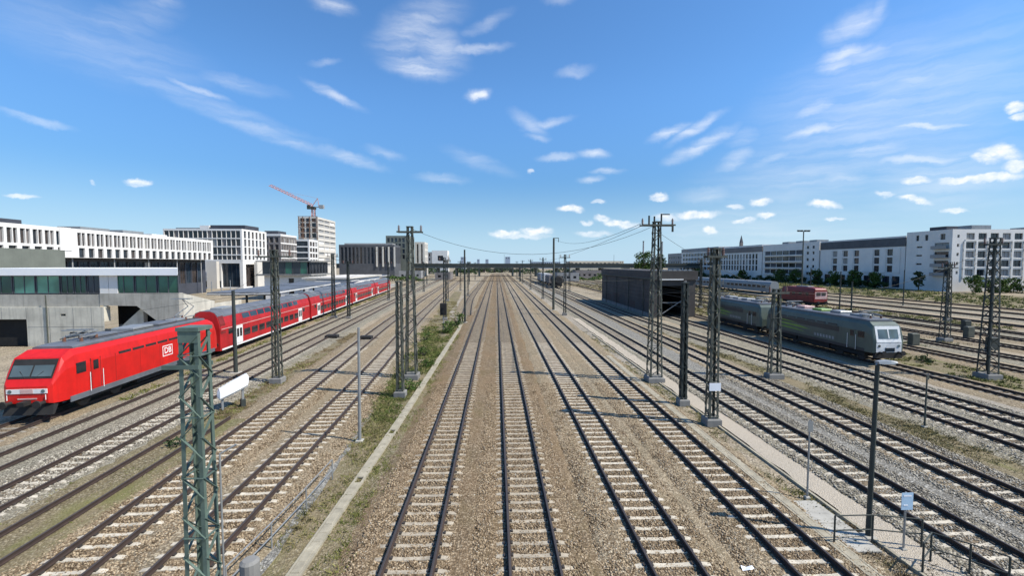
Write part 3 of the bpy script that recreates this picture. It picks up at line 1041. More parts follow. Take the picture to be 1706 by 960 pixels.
mb.bar((1.25, 0, 12.35), (1.25, 0, 11.85), .12)
mb.build('hook_arm', 'mast_dark', m9)
lattice_mast('shorter slim lattice mast between two taller ones on the sandy path', 12.3, 28.5, 8.1, .40, .34, 'mast_dark', panels=11)
m11 = lattice_mast('lattice mast with a white plate near its foot, nearest in the path row', 12.45, 24.9, 10.2, .56, .42, 'mast_grey', panels=14, cross=[(9.75, -.55, .55)])
mb = MB()
mb.box(-.33, .33, -.36, -.33, 2.1, 2.55)
mb.build('number_plate', 'sign_white', m11)
lattice_mast('lattice mast on the grass strip between the dark shed and the green locomotives', 22.6, 35.0, 7.3, .95, .55, 'mast_grey', depth=.55, panels=9, cross=[(7.0, -.7, .9)])
lattice_mast('dark green lattice mast in the yard in front of the apartment block corner', 40.0, 34.4, 11.4, .95, .46, 'mast_dark', panels=15, cross=[(10.9, -1.0, .7)])
lattice_mast('dark lattice mast in the yard left of the one at the block corner', 54.0, 51.3, 9.3, .8, .5, 'mast_dark', panels=11, cross=[(8.9, -.9, .9)])
lattice_mast('lattice mast cut by the picture edge beside the red locomotive nose', -36.6, 32.6, 8.6, .70, .48, 'mast_grey', panels=11)
for k, (x, y, h, lb) in enumerate([(-8.2, 128, 10, 'small distant lattice mast left of the centre tracks, before the far bridge'), (24.8, 150, 10, 'small distant lattice mast beside the dark freight wagon'),
                                   (43.0, 92, 10.2, 'distant lattice mast left of the red shunting locomotive'), (74.0, 70, 9.6, 'yard lattice mast in front of the white apartment block'),
                                   (-24.4, 150, 10, 'distant lattice mast between the tracks near the tail of the red train')]):
    lattice_mast(lb, x, y, h, .55, .38, 'mast_dark', panels=10, cross=[(h - .4, -.8, .8)])


# ------------------------------------------------------------------ poles, lamps, signs
def pole(name, label, cat, x, y, h, r, mat, lean=(0, 0), extra=None):
    root = thing(name, label, cat, (x, y, GZ))
    mb = MB()
    mb.tube((0, 0, -.05), (lean[0], lean[1], h), r, r * .75, 10)
    mb.build('pole', mat, root)
    mb = MB()
    mb.cbox(-r * 2.2, r * 2.2, -r * 2.2, r * 2.2, -.02, .12, .02)
    mb.build('base_block', 'concrete', root)
    if extra:
        extra(root)
    return root


def lamp_head(z, dx=.45):
    def f(root):
        mb = MB()
        mb.tube((0, 0, z - .02), (dx * .3, 0, z + .06), .03)
        mb.build('arm', 'steel_grey', root)
        mb = MB()
        mb.loft([[(dx * .1, -.10, z + .03), (dx * .1, .10, z + .03), (dx * .1, .08, z + .11), (dx * .1, -.08, z + .11)], [(dx, -.14, z + .02), (dx, .14, z + .02), (dx, .11, z + .13), (dx, -.11, z + .13)],
                 [(dx * 1.6, -.11, z + .05), (dx * 1.6, .11, z + .05), (dx * 1.6, .07, z + .10), (dx * 1.6, -.07, z + .10)]])
        mb.build('lamp_head', 'steel_grey', root)
        mb = MB()
        mb.box(dx * .45, dx * 1.45, -.09, .09, z + .005, z + .018)
        mb.build('lens', 'train_white', root)
    return f


pole('lamp_post', 'tall grey lamp post with a pale flat head, standing by the concrete pad', 'lamp post', 12.62, 14.2, 6.0, .085, 'mast_dark', (.06, 0), lamp_head(6.0, .42))
pole('lamp_post', 'light grey slim post at the edge of the verge, left of the centre tracks', 'post', -7.18, 23.1, 6.05, .085, 'steel_grey', (.05, 0))
pole('trackside_pole', 'dark thin pole beside the first red coach', 'pole', -22.2, 38.2, 7.1, .17, 'mast_dark')
pole('trackside_pole', 'bare pole at the end of the grassy verge, by the curved track', 'pole', -5.0, 70.4, 11.6, .17, 'mast_dark')


def wagonpole(root):
    mb = MB()
    mb.bar((-.1, 0, 14.5), (1.0, 0, 14.5), .12)
    mb.bar((.95, 0, 14.5), (.95, 0, 13.7), .10)
    mb.build('arm', 'mast_grey', root)


pole('trackside_pole', 'tall pale pole with a short arm rising in front of the dark freight wagon', 'pole', 11.45, 88.6, 14.5, .26, 'mast_grey', (0, 0), wagonpole)


def flood(root):
    mb = MB()
    mb.bar((-2.6, 0, 22.8), (2.6, 0, 22.8), .25)
    mb.build('crossbar', 'mast_grey', root)
    for q in (-2.2, -.8, .8, 2.2):
        mb = MB()
        mb.cbox(q - .45, q + .45, -.35, .35, 22.95, 23.35, .06)
        mb.build('floodlight', 'mast_dark', root)


pole('floodlight_mast', 'very tall floodlight mast with a crossbar, left of the white apartment block', 'floodlight mast', 126.8, 180, 22.9, .28, 'mast_grey', (0, 0), flood)


def plate(z, w, h, mat):
    def f(root):
        mb = MB()
        mb.box(-w / 2, w / 2, -.06, -.045, z, z + h)
        mb.build('sign_plate', mat, root)
    return f


pole('sign_post', 'thin post with a small grey plate beside the sandy path', 'sign post', 12.32, 16.75, 3.2, .04, 'steel_grey', (0, 0), plate(2.75, .2, .42, 'steel_grey'))


def blue_sign(root):
    mb = MB()
    mb.box(-.19, .19, -.06, -.045, 1.42, 1.98)
    pl = mb.build('sign_plate', 'sign_blue', root)
    mb = MB()
    mb.box(-.13, .13, -.066, -.062, 1.86, 1.91)
    mb.box(-.13, .02, -.066, -.062, 1.55, 1.60)
    mb.build('pale_mark', 'sign_white', pl)


pole('sign_post', 'post with a pale blue rectangular sign near the handrails', 'sign post', 13.2, 13.5, 1.98, .035, 'steel_grey', (0, 0), blue_sign)
pole('marker_post', 'short thin post on the grass strip beyond the fresh ballast', 'post', 24.36, 24.0, 3.0, .05, 'mast_grey', (0, 0), plate(2.8, .14, .24, 'mast_grey'))
pole('marker_post', 'grey signal post with a black box head standing on the verge', 'signal', -7.4, 62, 2.4, .07, 'steel_grey', (0, 0), None)
sg = [o for o in bpy.data.objects if o.get('label') == 'grey signal post with a black box head standing on the verge'][0]
mb = MB()
mb.cbox(-.45, .45, -.2, .2, 2.2, 3.9, .08)
mb.build('signal_head', 'underframe', sg)
for zc in (2.7, 3.3):
    mb = MB()
    mb.tube((0, -.2, zc), (0, -.32, zc), .14, .16)
    mb.build('lens_hood', 'underframe', sg)
pole('marker_post', 'white marker post in front of the dark shed portal', 'post', 28.0, 66, 1.2, .09, 'box_white')

# handrails at the lower right
def handrail(label, pts, z=1.05, mat='mast_dark'):
    root = thing('handrail', label, 'handrail', (pts[0][0], pts[0][1], GZ))
    o = Vector((pts[0][0], pts[0][1], 0))
    P = [Vector((a, b, 0)) - o for a, b in pts]
    for p in P:
        mb = MB()
        mb.tube((p.x, p.y, -.05), (p.x, p.y, z), .028)
        mb.build('post', mat, root)
    for zz in (z, z * .5):
        mb = MB()
        for p, q in zip(P, P[1:]):
            mb.tube((p.x, p.y, zz), (q.x, q.y, zz), .022)
        mb.build('rail', mat, root)
    return root


handrail('dark handrail crossing from the lamp post foot to the sign with the blue plate', [(11.2, 13.9), (12.5, 13.9), (13.9, 13.6)], 1.0)
handrail('short dark handrail at the bottom right edge, running along the path', [(12.75, 12.4), (13.5, 12.9), (14.1, 12.3), (14.6, 11.7)], 1.0)
handrail('pale thin handrail beside the green lattice mast on the verge', [(-7.55, 12.2), (-7.35, 14.3), (-7.2, 16.6), (-7.1, 19)], .9, 'steel_grey')

# bollard and white box near the front mast
mb = MB()
mb.tube((0, 0, -.05), (0, 0, 1.45), .24, .24, 14)
mb.tube((0, 0, 1.45), (0, 0, 1.52), .24, .17, 14)
tag(mb.build('concrete_bollard', 'concrete_dark', None, (-6.55, 11.6, GZ)), 'round brown-grey bollard at the foot of the green lattice mast', 'bollard')

wb_ = thing('white_housing', 'white oblong rounded housing on short legs beside the first tracks on the left', 'equipment box', (-17.0, 28.9, GZ), R(-48))
wb_.scale = (.8, .88, 1.0)
mb = MB()
rings = []
for yy, w, zb, zt in ((-1.0, .16, .88, 1.20), (-.88, .34, .72, 1.42), (0, .40, 1.0, 1.80), (.88, .34, 1.32, 2.14), (1.0, .16, 1.55, 1.98)):
    rings.append([(-w, yy, zb + .12), (-w * .7, yy, zb), (w * .7, yy, zb), (w, yy, zb + .12), (w, yy, zt - .2), (w * .6, yy, zt), (-w * .6, yy, zt), (-w, yy, zt - .2)])
mb.loft(rings)
mb.build('shell', 'box_white', wb_)
for yy, zt in ((-.7, .95), (.6, 1.3)):
    mb = MB()
    mb.box(-.09, .09, yy - .07, yy + .07, -.05, zt)
    mb.build('leg', 'steel_grey', wb_)
mb = MB()
mb.box(-.2, .2, .45, .75, -.05, .5)
mb.build('foot_box', 'mast_dark', wb_)

for (x, y, lb) in [(-20.6, 56.0, 'dark low point motor box between the left tracks, farther left of two'), (-16.1, 55.0, 'dark low point motor box between the left tracks, nearer the verge masts')]:
    r = thing('point_motor', lb, 'point motor', (x, y, GZ), 0, 'point motors')
    mb = MB()
    mb.cbox(-.75, .75, -.45, .45, 0, .5, .1)
    mb.build('case', 'underframe', r)
    mb = MB()
    mb.box(.75, 1.5, -.05, .05, .12, .2)
    mb.build('rod', 'rail_rust', r)

lt = MB()
lt.add([(-.2, -.07, .02), (0, -.10, .07), (.2, -.03, .03), (.17, .09, .08), (-.03, .07, .04), (-.19, .08, .10)], [(0, 1, 4, 5), (1, 2, 3, 4)])
tag(lt.build('plastic_sheet', 'litter', None, (7.62, 12.75, -.05)), 'crumpled white plastic scrap lying on the ballast near the bright-sleeper track', 'litter')

# cross-span wires between the tall masts
def wire(label, p, q, sag, r=.014):
    mb = MB()
    p, q = Vector(p), Vector(q)
    pr = None
    for k in range(17):
        t = k / 16
        c = p.lerp(q, t)
        c.z -= sag * 4 * t * (1 - t)
        if pr is not None:
            mb.tube(pr - p, c - p, r, r, 5, caps=False)
        pr = c
    return tag(mb.build('overhead_wire', 'mast_dark', None, p), label, 'wire', 'overhead wires')


wire('sagging cross-span wire from the tall verge mast to the tallest mast, upper one', (-6.9, 36.0, 12.1), (12.5, 34.4, 12.3), 2.2)
wire('cross-span wire under the sagging one between the two tall masts', (-6.9, 36.0, 8.0), (12.5, 34.4, 8.0), .15)
wire('long wire running from the tallest mast to the pale pole by the wagons', (11.3, 34.4, 12.4), (11.5, 88.6, 14.2), 1.2, .018)
wire('long wire from the crossarm of the tallest mast towards the far bridge', (11.3, 34.6, 12.2), (8.5, 150, 10.5), 1.6, .018)

# ------------------------------------------------------------------ railway vehicles
def ring(w, y, zb, zs, zt, inset):
    return [(-w, y, zb), (w, y, zb), (w, y, zs), (w - inset * .35, y, zs + (zt - zs) * .65), (w - inset, y, zt), (-w + inset, y, zt), (-w + inset * .35, y, zs + (zt - zs) * .65), (-w, y, zs)]


def bogie(root, yc, wheels, y_span=1.3, r=.55):
    mb = MB()
    mb.box(-1.12, 1.12, yc - y_span - .6, yc + y_span + .6, .42, .92)
    for s in (-1, 1):
        mb.box(s * 1.12 - .08, s * 1.12 + .08, yc - y_span - .75, yc + y_span + .75, .5, .82)
    b = mb.build('bogie', 'underframe', root)
    for k in range(wheels):
        y = yc + (y_span if wheels == 1 else lerp(-y_span, y_span, k / (wheels - 1)))
        for s in (-1, 1):
            mb = MB()
            mb.tube((s * .70, y, r), (s * .82, y, r), r, r, 18)
            mb.tube((s * .82, y, r), (s * .86, y, r), r * .35, r * .3, 12)
            mb.build('wheel', 'wheel_steel', b)
    return b


def buffers(root, y, d):
    for s in (-1, 1):
        mb = MB()
        mb.tube((s * .87, y, 1.03), (s * .87, y + d * .5, 1.03), .10, .10, 10)
        mb.tube((s * .87, y + d * .5, 1.03), (s * .87, y + d * .58, 1.03), .23, .22, 14)
        mb.build('buffer', 'underframe', root)


def side_plate(root, name, s, y0, y1, z0, z1, x, mat, t=.02, parent=None):
    mb = MB()
    xa, xb = sorted((s * x, s * (x + t)))
    mb.box(xa, xb, y0, y1, z0, z1)
    return mb.build(name, mat, parent or root)


def pantograph(root, y, up=False, z=4.0):
    mb = MB()
    mb.bar((-.5, y - .5, z), (-.5, y + .9, z), .08)
    mb.bar((.5, y - .5, z), (.5, y + .9, z), .08)
    zt = z + (1.6 if up else .42)
    ym = y + 1.3
    mb.bar((-.4, y - .4, z + .1), (-.25, ym, z + (.8 if up else .25)), .06)
    mb.bar((.4, y - .4, z + .1), (.25, ym, z + (.8 if up else .25)), .06)
    mb.bar((-.25, ym, z + (.8 if up else .25)), (0, y, zt), .05)
    mb.bar((.25, ym, z + (.8 if up else .25)), (0, y, zt), .05)
    mb.bar((-.8, y - .2, zt), (.8, y - .2, zt), .07)
    mb.bar((-.8, y + .2, zt), (.8, y + .2, zt), .07)
    mb.build('pantograph', 'steel_grey', root)
    for sx in (-.5, .5):
        for sy in (-.4, .8):
            mb = MB()
            mb.tube((sx, y + sy, z - .3), (sx, y + sy, z), .10, .07, 8)
            mb.build('insulator', 'insulator', root)


def text_mesh(body, size, parent, mat, loc, rot, name='lettering'):
    cu = bpy.data.curves.new(name, 'FONT')
    cu.body = body
    cu.size = size
    cu.extrude = .004
    cu.offset = .012
    cu.align_x = 'CENTER'
    cu.align_y = 'CENTER'
    cu.materials.append(M[mat])
    tmp = bpy.data.objects.new(name, cu)
    C.objects.link(tmp)
    me = bpy.data.meshes.new_from_object(tmp)
    bpy.data.objects.remove(tmp)
    o = link(name, me, parent, loc)
    o.rotation_euler = rot
    return o


# ---- red electric locomotive
T5A = math.atan(.0797)


def t5(y):
    return -27.1 - .0797 * (y - 25)


L = 17.7
lo = thing('electric_locomotive', 'bright red electric locomotive with white nose band at the head of the red train', 'locomotive', (t5(26.2) + .15, 26.2, .2), T5A)
mb = MB()
W = 1.49
R0 = [ring(1.08, 0.0, 1.0, 1.84, 1.96, .06), ring(1.26, .10, .95, 2.0, 2.15, .08), ring(1.38, .42, .92, 2.45, 2.78, .14), ring(1.46, .78, .92, 2.75, 3.50, .22), ring(W, 1.5, .92, 2.8, 3.84, .34), ring(W, 3.2, .92, 2.8, 3.86, .36)]
R1 = [[(a, L - b, c) for a, b, c in r] for r in R0][::-1]
mb.loft(R0 + R1)
mb.build('body', 'traffic_red', lo)
# side sill, roof, roof gear
for s in (-1, 1):
    side_plate(lo, 'sill', s, .95, L - .95, .72, 1.06, W - .03, 'roof_grey', .05)
mb = MB()
mb.loft([ring(1.12, 1.75, 3.84, 3.92, 3.99, .2), ring(1.18, 2.6, 3.84, 3.97, 4.05, .25), ring(1.18, L - 2.6, 3.84, 3.97, 4.05, .25), ring(1.12, L - 1.75, 3.84, 3.92, 3.99, .2)])
mb.build('roof', 'roof_grey', lo)
for k, (a, b, w, hh) in enumerate([(4.4, 6.2, .55, .22), (7.4, 9.6, .75, .26), (10.2, 12.4, .75, .22), (13.0, 14.4, .5, .2)]):
    mb = MB()
    mb.cbox(-w, w, a, b, 4.05, 4.05 + hh, .06)
    mb.build('roof_box', ['roof_grey', 'steel_grey'][k % 2], lo)
mb = MB()
mb.tube((.9, 3.4, 4.16), (.9, 15.4, 4.16), .035)
mb.tube((-.9, 3.4, 4.16), (-.9, 15.4, 4.16), .035)
mb.build('roof_conductor', 'wheel_steel', lo)
pantograph(lo, 3.6, False, 4.32)
pantograph(lo, 14.6, True, 4.32)
# front: windscreen, nose band, lamps, snow plough


def front_quad(name, x0, x1, ya, za, yb, zb, mat, off=.02, parent=lo):
    n = Vector((0, -(zb - za), (yb - ya))).normalized() * off
    mb = MB()
    lo_, hi = Vector((0, ya, za)), Vector((0, yb, zb))
    vs = []
    for o in (Vector((0, 0, 0)), n):
        vs += [Vector((x0, ya, za)) + o, Vector((x1, ya, za)) + o, Vector((x1, yb, zb)) + o, Vector((x0, yb, zb)) + o]
    mb.add(vs, [(3, 2, 1, 0), (4, 5, 6, 7), (0, 1, 5, 4), (1, 2, 6, 5), (2, 3, 7, 6), (3, 0, 4, 7)])
    return mb.build(name, mat, parent)


front_quad('windscreen_surround', -1.16, 1.16, .22, 2.38, .74, 3.42, 'underframe', .03)
for s in (-1, 1):
    a, b = sorted((s * .05, s * 1.08))
    front_quad('windscreen', a, b, .27, 2.48, .57, 3.08, 'glass_screen', .05)
front_quad('nose_band', -1.06, 1.06, 0, 1.56, 0.001, 1.83, 'train_white', .03)
front_quad('nose_centre', -.33, .33, 0, 1.57, 0.001, 1.82, 'pale_pink', .04)
front_quad('nose_line', -.5, .5, 0, 1.22, .001, 1.29, 'pale_pink', .02)
for s in (-1, 1):
    mb = MB()
    mb.tube((s * .86, .03, 1.70), (s * .86, -.05, 1.70), .10, .10, 12)
    mb.build('headlight', 'glass_screen', lo)
mb = MB()
mb.loft([[(-1.3, -.05, .30), (1.3, -.05, .30), (1.3, .1, .30), (-1.3, .1, .30)], [(-1.25, .15, .95), (1.25, .15, .95), (1.25, .5, .95), (-1.25, .5, .95)]])
mb.build('snow_plough', 'underframe', lo)
for s in (-1, 1):
    mb = MB()
    mb.bar((s * .25, .20, 2.40), (s * .62, .36, 2.78), .03)
    mb.build('wiper', 'underframe', lo)
    mb = MB()
    mb.tube((s * 1.0, -.06, 1.2), (s * 1.0, -.06, 1.5), .02)
    mb.build('grab_rail', 'train_white', lo)
mb = MB()
mb.box(-.18, .18, -.45, .2, .92, 1.16)
mb.build('coupling', 'underframe', lo)
buffers(lo, .05, -1)
buffers(lo, L - .05, 1)
bogie(lo, 4.1, 2, 1.33, .6)
bogie(lo, L - 4.1, 2, 1.33, .6)
mb = MB()
mb.cbox(-1.2, 1.2, 6.9, 12.0, .32, .95, .05)
mb.build('transformer_case', 'underframe', lo)
for s in (1, -1):
    side_plate(lo, 'cab_window', s, 1.45, 2.15, 2.32, 2.98, W - .005, 'glass_train')
    d_ = side_plate(lo, 'door', s, 2.55, 3.25, 1.12, 3.0, W - .008, 'traffic_red', .025)
    side_plate(lo, 'door_window', s, 2.70, 3.10, 2.3, 2.9, W + .018, 'glass_train', .01, d_)
    side_plate(lo, 'door_joint', s, 2.50, 2.535, 1.1, 3.05, W - .005, 'underframe', .012)
    side_plate(lo, 'door_joint', s, 3.265, 3.30, 1.1, 3.05, W - .005, 'underframe', .012)
    for yy in (2.40, 3.42):
        mb = MB()
        mb.tube((s * (W + .05), yy, 1.0), (s * (W + .05), yy, 2.2), .02)
        mb.build('grab_rail', 'train_white', lo)
    for q in range(7):
        side_plate(lo, 'louvre', s, 4.9 + q * 1.32, 6.0 + q * 1.32, 2.86, 3.02, W - .045, 'underframe', .05)
    for q in (6.9, 9.0, 12.0):
        side_plate(lo, 'panel_joint', s, q, q + .02, 1.1, 2.8, W - .005, 'old_red', .008)
    side_plate(lo, 'panel_joint', s, 4.55, 4.575, 1.1, 3.0, W - .005, 'old_red', .008)
    side_plate(lo, 'panel_joint', s, 14.4, 14.425, 1.1, 3.0, W - .005, 'old_red', .008)
    # white framed two-letter emblem
    em = side_plate(lo, 'emblem', s, 9.35, 10.55, 1.72, 2.56, W - .004, 'train_white', .010)
    side_plate(lo, 'emblem_field', s, 9.42, 10.48, 1.79, 2.49, W + .004, 'traffic_red', .006, em)
    text_mesh('DB', .66, em, 'train_white', (s * (W + .016), 9.95, 2.14), (PI / 2, 0, s * PI / 2))

# ---- red double-deck coaches
def coach_section(y, k=1.0):
    pts = [(1.36, .42), (1.39, .8), (1.39, 2.75), (1.33, 3.2), (1.12, 4.0), (.86, 4.36), (.45, 4.55)]
    r = [(x * k, y, z) for x, z in pts]
    return [(-x, yy, z) for x, yy, z in r[::-1]] + r


CL = 26.1
WIN_LO, WIN_UP = {}, {}


def coach(label, yc, first):
    y0 = yc
    root = thing('double_deck_coach', label, 'railway coach', (t5(y0), y0, .2), T5A, 'red double-deck coaches')
    root.scale = (1, 1, .955)
    mb = MB()
    rs = [coach_section(0, .96), coach_section(.12), coach_section(CL - .12), coach_section(CL, .96)]
    mb.loft(rs, caps=True)
    mb.build('body', 'coach_red', root)
    # grey roof cap, narrower over the entrance ends
    mb = MB()
    prof = [(1.165, 3.90), (1.13, 4.05), (.88, 4.40), (.46, 4.59), (-.46, 4.59), (-.88, 4.40), (-1.13, 4.05), (-1.165, 3.90)]
    mb.loft([[(x, y, z) for x, z in prof] for y in (.02, CL - .02)])
    mb.build('roof', 'roof_grey', root)
    for k in range(9):
        mb = MB()
        yy = 1.2 + k * 2.95
        mb.loft([[(x * 1.004, y, z + .022) for x, z in prof] for y in (yy, yy + .05)])
        mb.build('roof_seam', 'train_grey', root)
    for yy in (2.0, 21.5):
        mb = MB()
        mb.cbox(-.55, .55, yy, yy + 2.4, 4.55, 4.74, .06)
        mb.build('roof_unit', 'train_grey', root)
    s = 1
    side_plate(root, 'lower_stripe', s, .2, CL - .2, .44, .62, 1.385, 'train_white', .016)
    side_plate(root, 'middle_stripe', s, .2, CL - .2, 2.62, 2.69, 1.386, 'pale_pink', .012)
    side_plate(root, 'lower_stripe', -1, .2, CL - .2, .44, .62, 1.385, 'train_white', .016)
    # upper deck windows lean with the body side
    for k in range(9):
        ya = 4.75 + k * 1.86
        mb = MB()
        n = Vector((.97, 0, .25)) * .014
        a, b, c, d = Vector((1.315, ya, 3.26)), Vector((1.315, ya + 1.62, 3.26)), Vector((1.165, ya + 1.62, 3.83)), Vector((1.165, ya, 3.83))
        vs = [a, b, c, d, a + n, b + n, c + n, d + n]
        mb.add(vs, [(4, 5, 6, 7), (0, 1, 5, 4), (1, 2, 6, 5), (2, 3, 7, 6), (3, 0, 4, 7)])
        mb.build('upper_window', 'glass_blue', root)
        side_plate(root, 'lower_window', s, ya, ya + 1.45, 1.28, 2.05, 1.388, 'glass_train', .014)
    for ya in (1.5, 22.9):
        side_plate(root, 'end_window', s, ya, ya + .9, 1.95, 2.55, 1.388, 'glass_train', .014)
    for ya in (3.0, 21.2):
        d_ = side_plate(root, 'door', s, ya, ya + 1.45, .66, 2.60, 1.380, 'train_white', .028)
        for q in (.18, .82):
            side_plate(root, 'door_window', s, ya + q, ya + q + .46, 1.35, 2.30, 1.408, 'glass_train', .008, d_)
    bogie(root, 3.3, 2, 1.25, .46)
    bogie(root, CL - 3.3, 2, 1.25, .46)
    mb = MB()
    mb.box(-1.15, 1.15, 5.6, CL - 5.6, .18, .42)
    mb.build('underfloor', 'underframe', root)
    for y, d in ((0, -1), (CL, 1)):
        mb = MB()
        a, b = sorted((y, y + d * .42))
        mb.loft([[(-.78, a, 1.0), (.78, a, 1.0), (.78, a, 3.3), (-.78, a, 3.3)], [(-.78, b, 1.0), (.78, b, 1.0), (.78, b, 3.3), (-.78, b, 3.3)]])
        mb.build('gangway', 'underframe', root)
    if first:
        mb = MB()
        mb.loft([[(x * 1.004, y, z) for x, z in [(1.40, 2.2), (1.34, 3.2), (1.13, 4.03), (.88, 4.39), (.46, 4.585), (-.46, 4.585), (-.88, 4.39), (-1.13, 4.03), (-1.34, 3.2), (-1.4, 2.2)]] for y in (.05, 1.0)])
        mb.build('end_hood', 'old_red', root)
    return root


CB = math.cos(T5A)
names = ['first red double-deck coach, directly behind the red locomotive', 'second red double-deck coach of the train', 'third red double-deck coach, passing the lattice mast', 'fourth and last red double-deck coach, far end of the train']
for k in range(4):
    coach(names[k], 26.2 + (18.35 + k * 26.9) * CB, k == 0)


# ---- dark green locomotives on the right
def green_loco(label, x, y, L, face):
    root = thing('electric_locomotive', label, 'locomotive', (x, y, .2), 0.0, 'dark green locomotives')
    W = 1.5
    mb = MB()
    R0 = [ring(1.25, 0, 1.0, 1.7, 1.95, .08), ring(1.42, .12, .98, 2.2, 2.5, .10), ring(1.46, .34, .98, 2.6, 3.45, .22), ring(W, .8, .96, 2.8, 3.72, .32), ring(W, 1.6, .96, 2.85, 3.80, .36)]
    R1 = [[(a, L - b, c) for a, b, c in r] for r in R0][::-1]
    mb.loft(R0 + R1)
    mb.build('body', 'loco_green', root)
    mb = MB()
    mb.loft([ring(1.1, .9, 3.74, 3.82, 3.90, .2), ring(1.18, 1.6, 3.78, 3.90, 3.98, .25), ring(1.18, L - 1.6, 3.78, 3.90, 3.98, .25), ring(1.1, L - .9, 3.74, 3.82, 3.90, .2)])
    mb.build('roof', 'roof_grey', root)
    for k in range(4):
        mb = MB()
        a = 2.4 + k * (L - 5.5) / 4
        mb.cbox(-.6, .6, a, a + 1.4, 3.98, 4.2 + .06 * (k % 2), .05)
        mb.build('roof_box', ['train_grey', 'steel_grey', 'loco_lime', 'pale_pink'][k] if face else 'train_grey', root)
    pantograph(root, 1.9, False, 4.22)
    pantograph(root, L - 3.2, False, 4.22)
    # pale cab front with one wide screen
    if face:
        front_quad('cab_face', -1.18, 1.18, .0, 1.04, .001, 1.92, 'loco_face', .02, root)
        front_quad('cab_face_upper', -1.16, 1.16, -.005, 1.95, .33, 3.40, 'loco_face', .03, root)
        front_quad('windscreen', -.92, .92, .06, 2.28, .26, 3.10, 'glass_screen', .05, root)
        front_quad('screen_pillar', -.05, .05, .06, 2.28, .26, 3.10, 'loco_face', .065, root)
        front_quad('dark_panel', -.35, .55, .0, 1.1, .001, 1.45, 'glass_blue', .04, root)
        for s in (-1, 1):
            mb = MB()
            mb.tube((s * .9, .02, 1.62), (s * .9, -.05, 1.62), .12, .12, 12)
            mb.build('headlight', 'glass_screen', root)
    mb = MB()
    mb.box(-1.25, 1.25, -.02, .25, .5, .96)
    mb.build('buffer_beam', 'underframe', root)
    buffers(root, 0, -1)
    buffers(root, L, 1)
    bogie(root, 3.3, 2, 1.35, .6)
    bogie(root, L - 3.3, 2, 1.35, .6)
    mb = MB()
    mb.cbox(-1.2, 1.2, 5.6, L - 5.6, .35, .95, .05)
    mb.build('equipment_case', 'underframe', root)
    for s in (-1, 1):
        side_plate(root, 'dark_band', s, 4.0, L - .6, 2.35, 2.86, W - .004, 'loco_dark', .01)
        side_plate(root, 'dark_skirt', s, .9, L - .9, .96, 1.25, W - .004, 'loco_dark', .01)
        d_ = side_plate(root, 'door', s, 2.0, 2.75, 1.1, 2.84, W - .006, 'loco_green', .022)
        side_plate(root, 'door_window', s, 2.15, 2.6, 2.2, 2.75, W + .016, 'glass_train', .01, d_)
        for q in range(6):
            side_plate(root, 'louvre', s, 4.3 + q * 1.55, 5.5 + q * 1.55, 2.92, 3.06, W - .03, 'loco_dark', .04)
        side_plate(root, 'cab_window', s, .95, 1.7, 2.2, 2.78, W - .004, 'glass_train', .012)
        for yy in (1.88, 2.88):
            mb = MB()
            mb.tube((s * (W + .05), yy, 1.0), (s * (W + .05), yy, 2.4), .022)
            mb.build('grab_rail', 'train_white', root)
        # lime flash: three tapering slanted streaks
        fl = None
        for k, (a, b, z0, h) in enumerate([(L - 8.0, L - 2.8, 1.95, .30), (L - 7.2, L - 2.4, 1.60, .26), (L - 6.0, L - 2.8, 2.38, .2)]):
            mb = MB()
            x = s * (W + .008)
            mb.quad((x, a, z0), (x, b, z0 + .10), (x, b - .3, z0 + h), (x, a + 1.6, z0 + h * .8))
            mb.build('lime_streak', 'loco_lime', root)
        for k in range(7):
            mb = MB()
            x = s * (W + .008)
            a = 4.6 + k * .42
            mb.quad((x, a, 1.45), (x, a + .26, 1.45), (x, a + .30, 1.75), (x, a + .04, 1.75))
            mb.build('pale_mark', 'train_grey', root)
    return root


green_loco('dark green locomotive with a pale cab front facing the camera', 35.45, 38.6, 16.0, True)
green_loco('dark green locomotive coupled behind the one with the pale front, partly hidden by masts', 35.25, 55.4, 14.6, False)

# ---- red shunter
rl = thing('shunting_locomotive', 'small dull red shunting locomotive with a pale front in the yard', 'locomotive', (68.7 - .75, 90.5, .2), R(1.4))
mb = MB()
LR = 10.4
R0 = [ring(1.42, 0, 1.05, 2.9, 3.6, .2), ring(1.5, .25, 1.0, 3.0, 3.9, .35), ring(1.5, 1.2, 1.0, 3.1, 4.0, .4)]
mb.loft(R0 + [[(a, LR - b, c) for a, b, c in r] for r in R0][::-1])
mb.build('body', 'old_red', rl)
front_quad('pale_front', -1.3, 1.3, -.0, 1.7, .02, 3.2, 'pale_pink', .03, rl)
for s in (-1, 1):
    a, b = sorted((s * .12, s * 1.0))
    front_quad('cab_window', a, b, -.01, 2.4, .0, 3.05, 'glass_train', .06, rl)
mb = MB()
mb.box(-1.3, 1.3, .3, LR - .3, .45, 1.0)
mb.build('frame', 'underframe', rl)
for k in range(3):
    for s in (-1, 1):
        mb = MB()
        mb.tube((s * .70, 2.2 + k * 3.0, .5), (s * .86, 2.2 + k * 3.0, .5), .5, .5, 16)
        mb.build('wheel', 'wheel_steel', rl)
buffers(rl, 0, -1)
mb = MB()
mb.cbox(-.7, .7, 3, 6.5, 3.98, 4.25, .08)
mb.build('roof_box', 'roof_grey', rl)
for k in range(4):
    side_plate(rl, 'side_window', -1, 1.6 + k * 2.1, 2.5 + k * 2.1, 2.3, 2.95, 1.496, 'glass_train', .012)

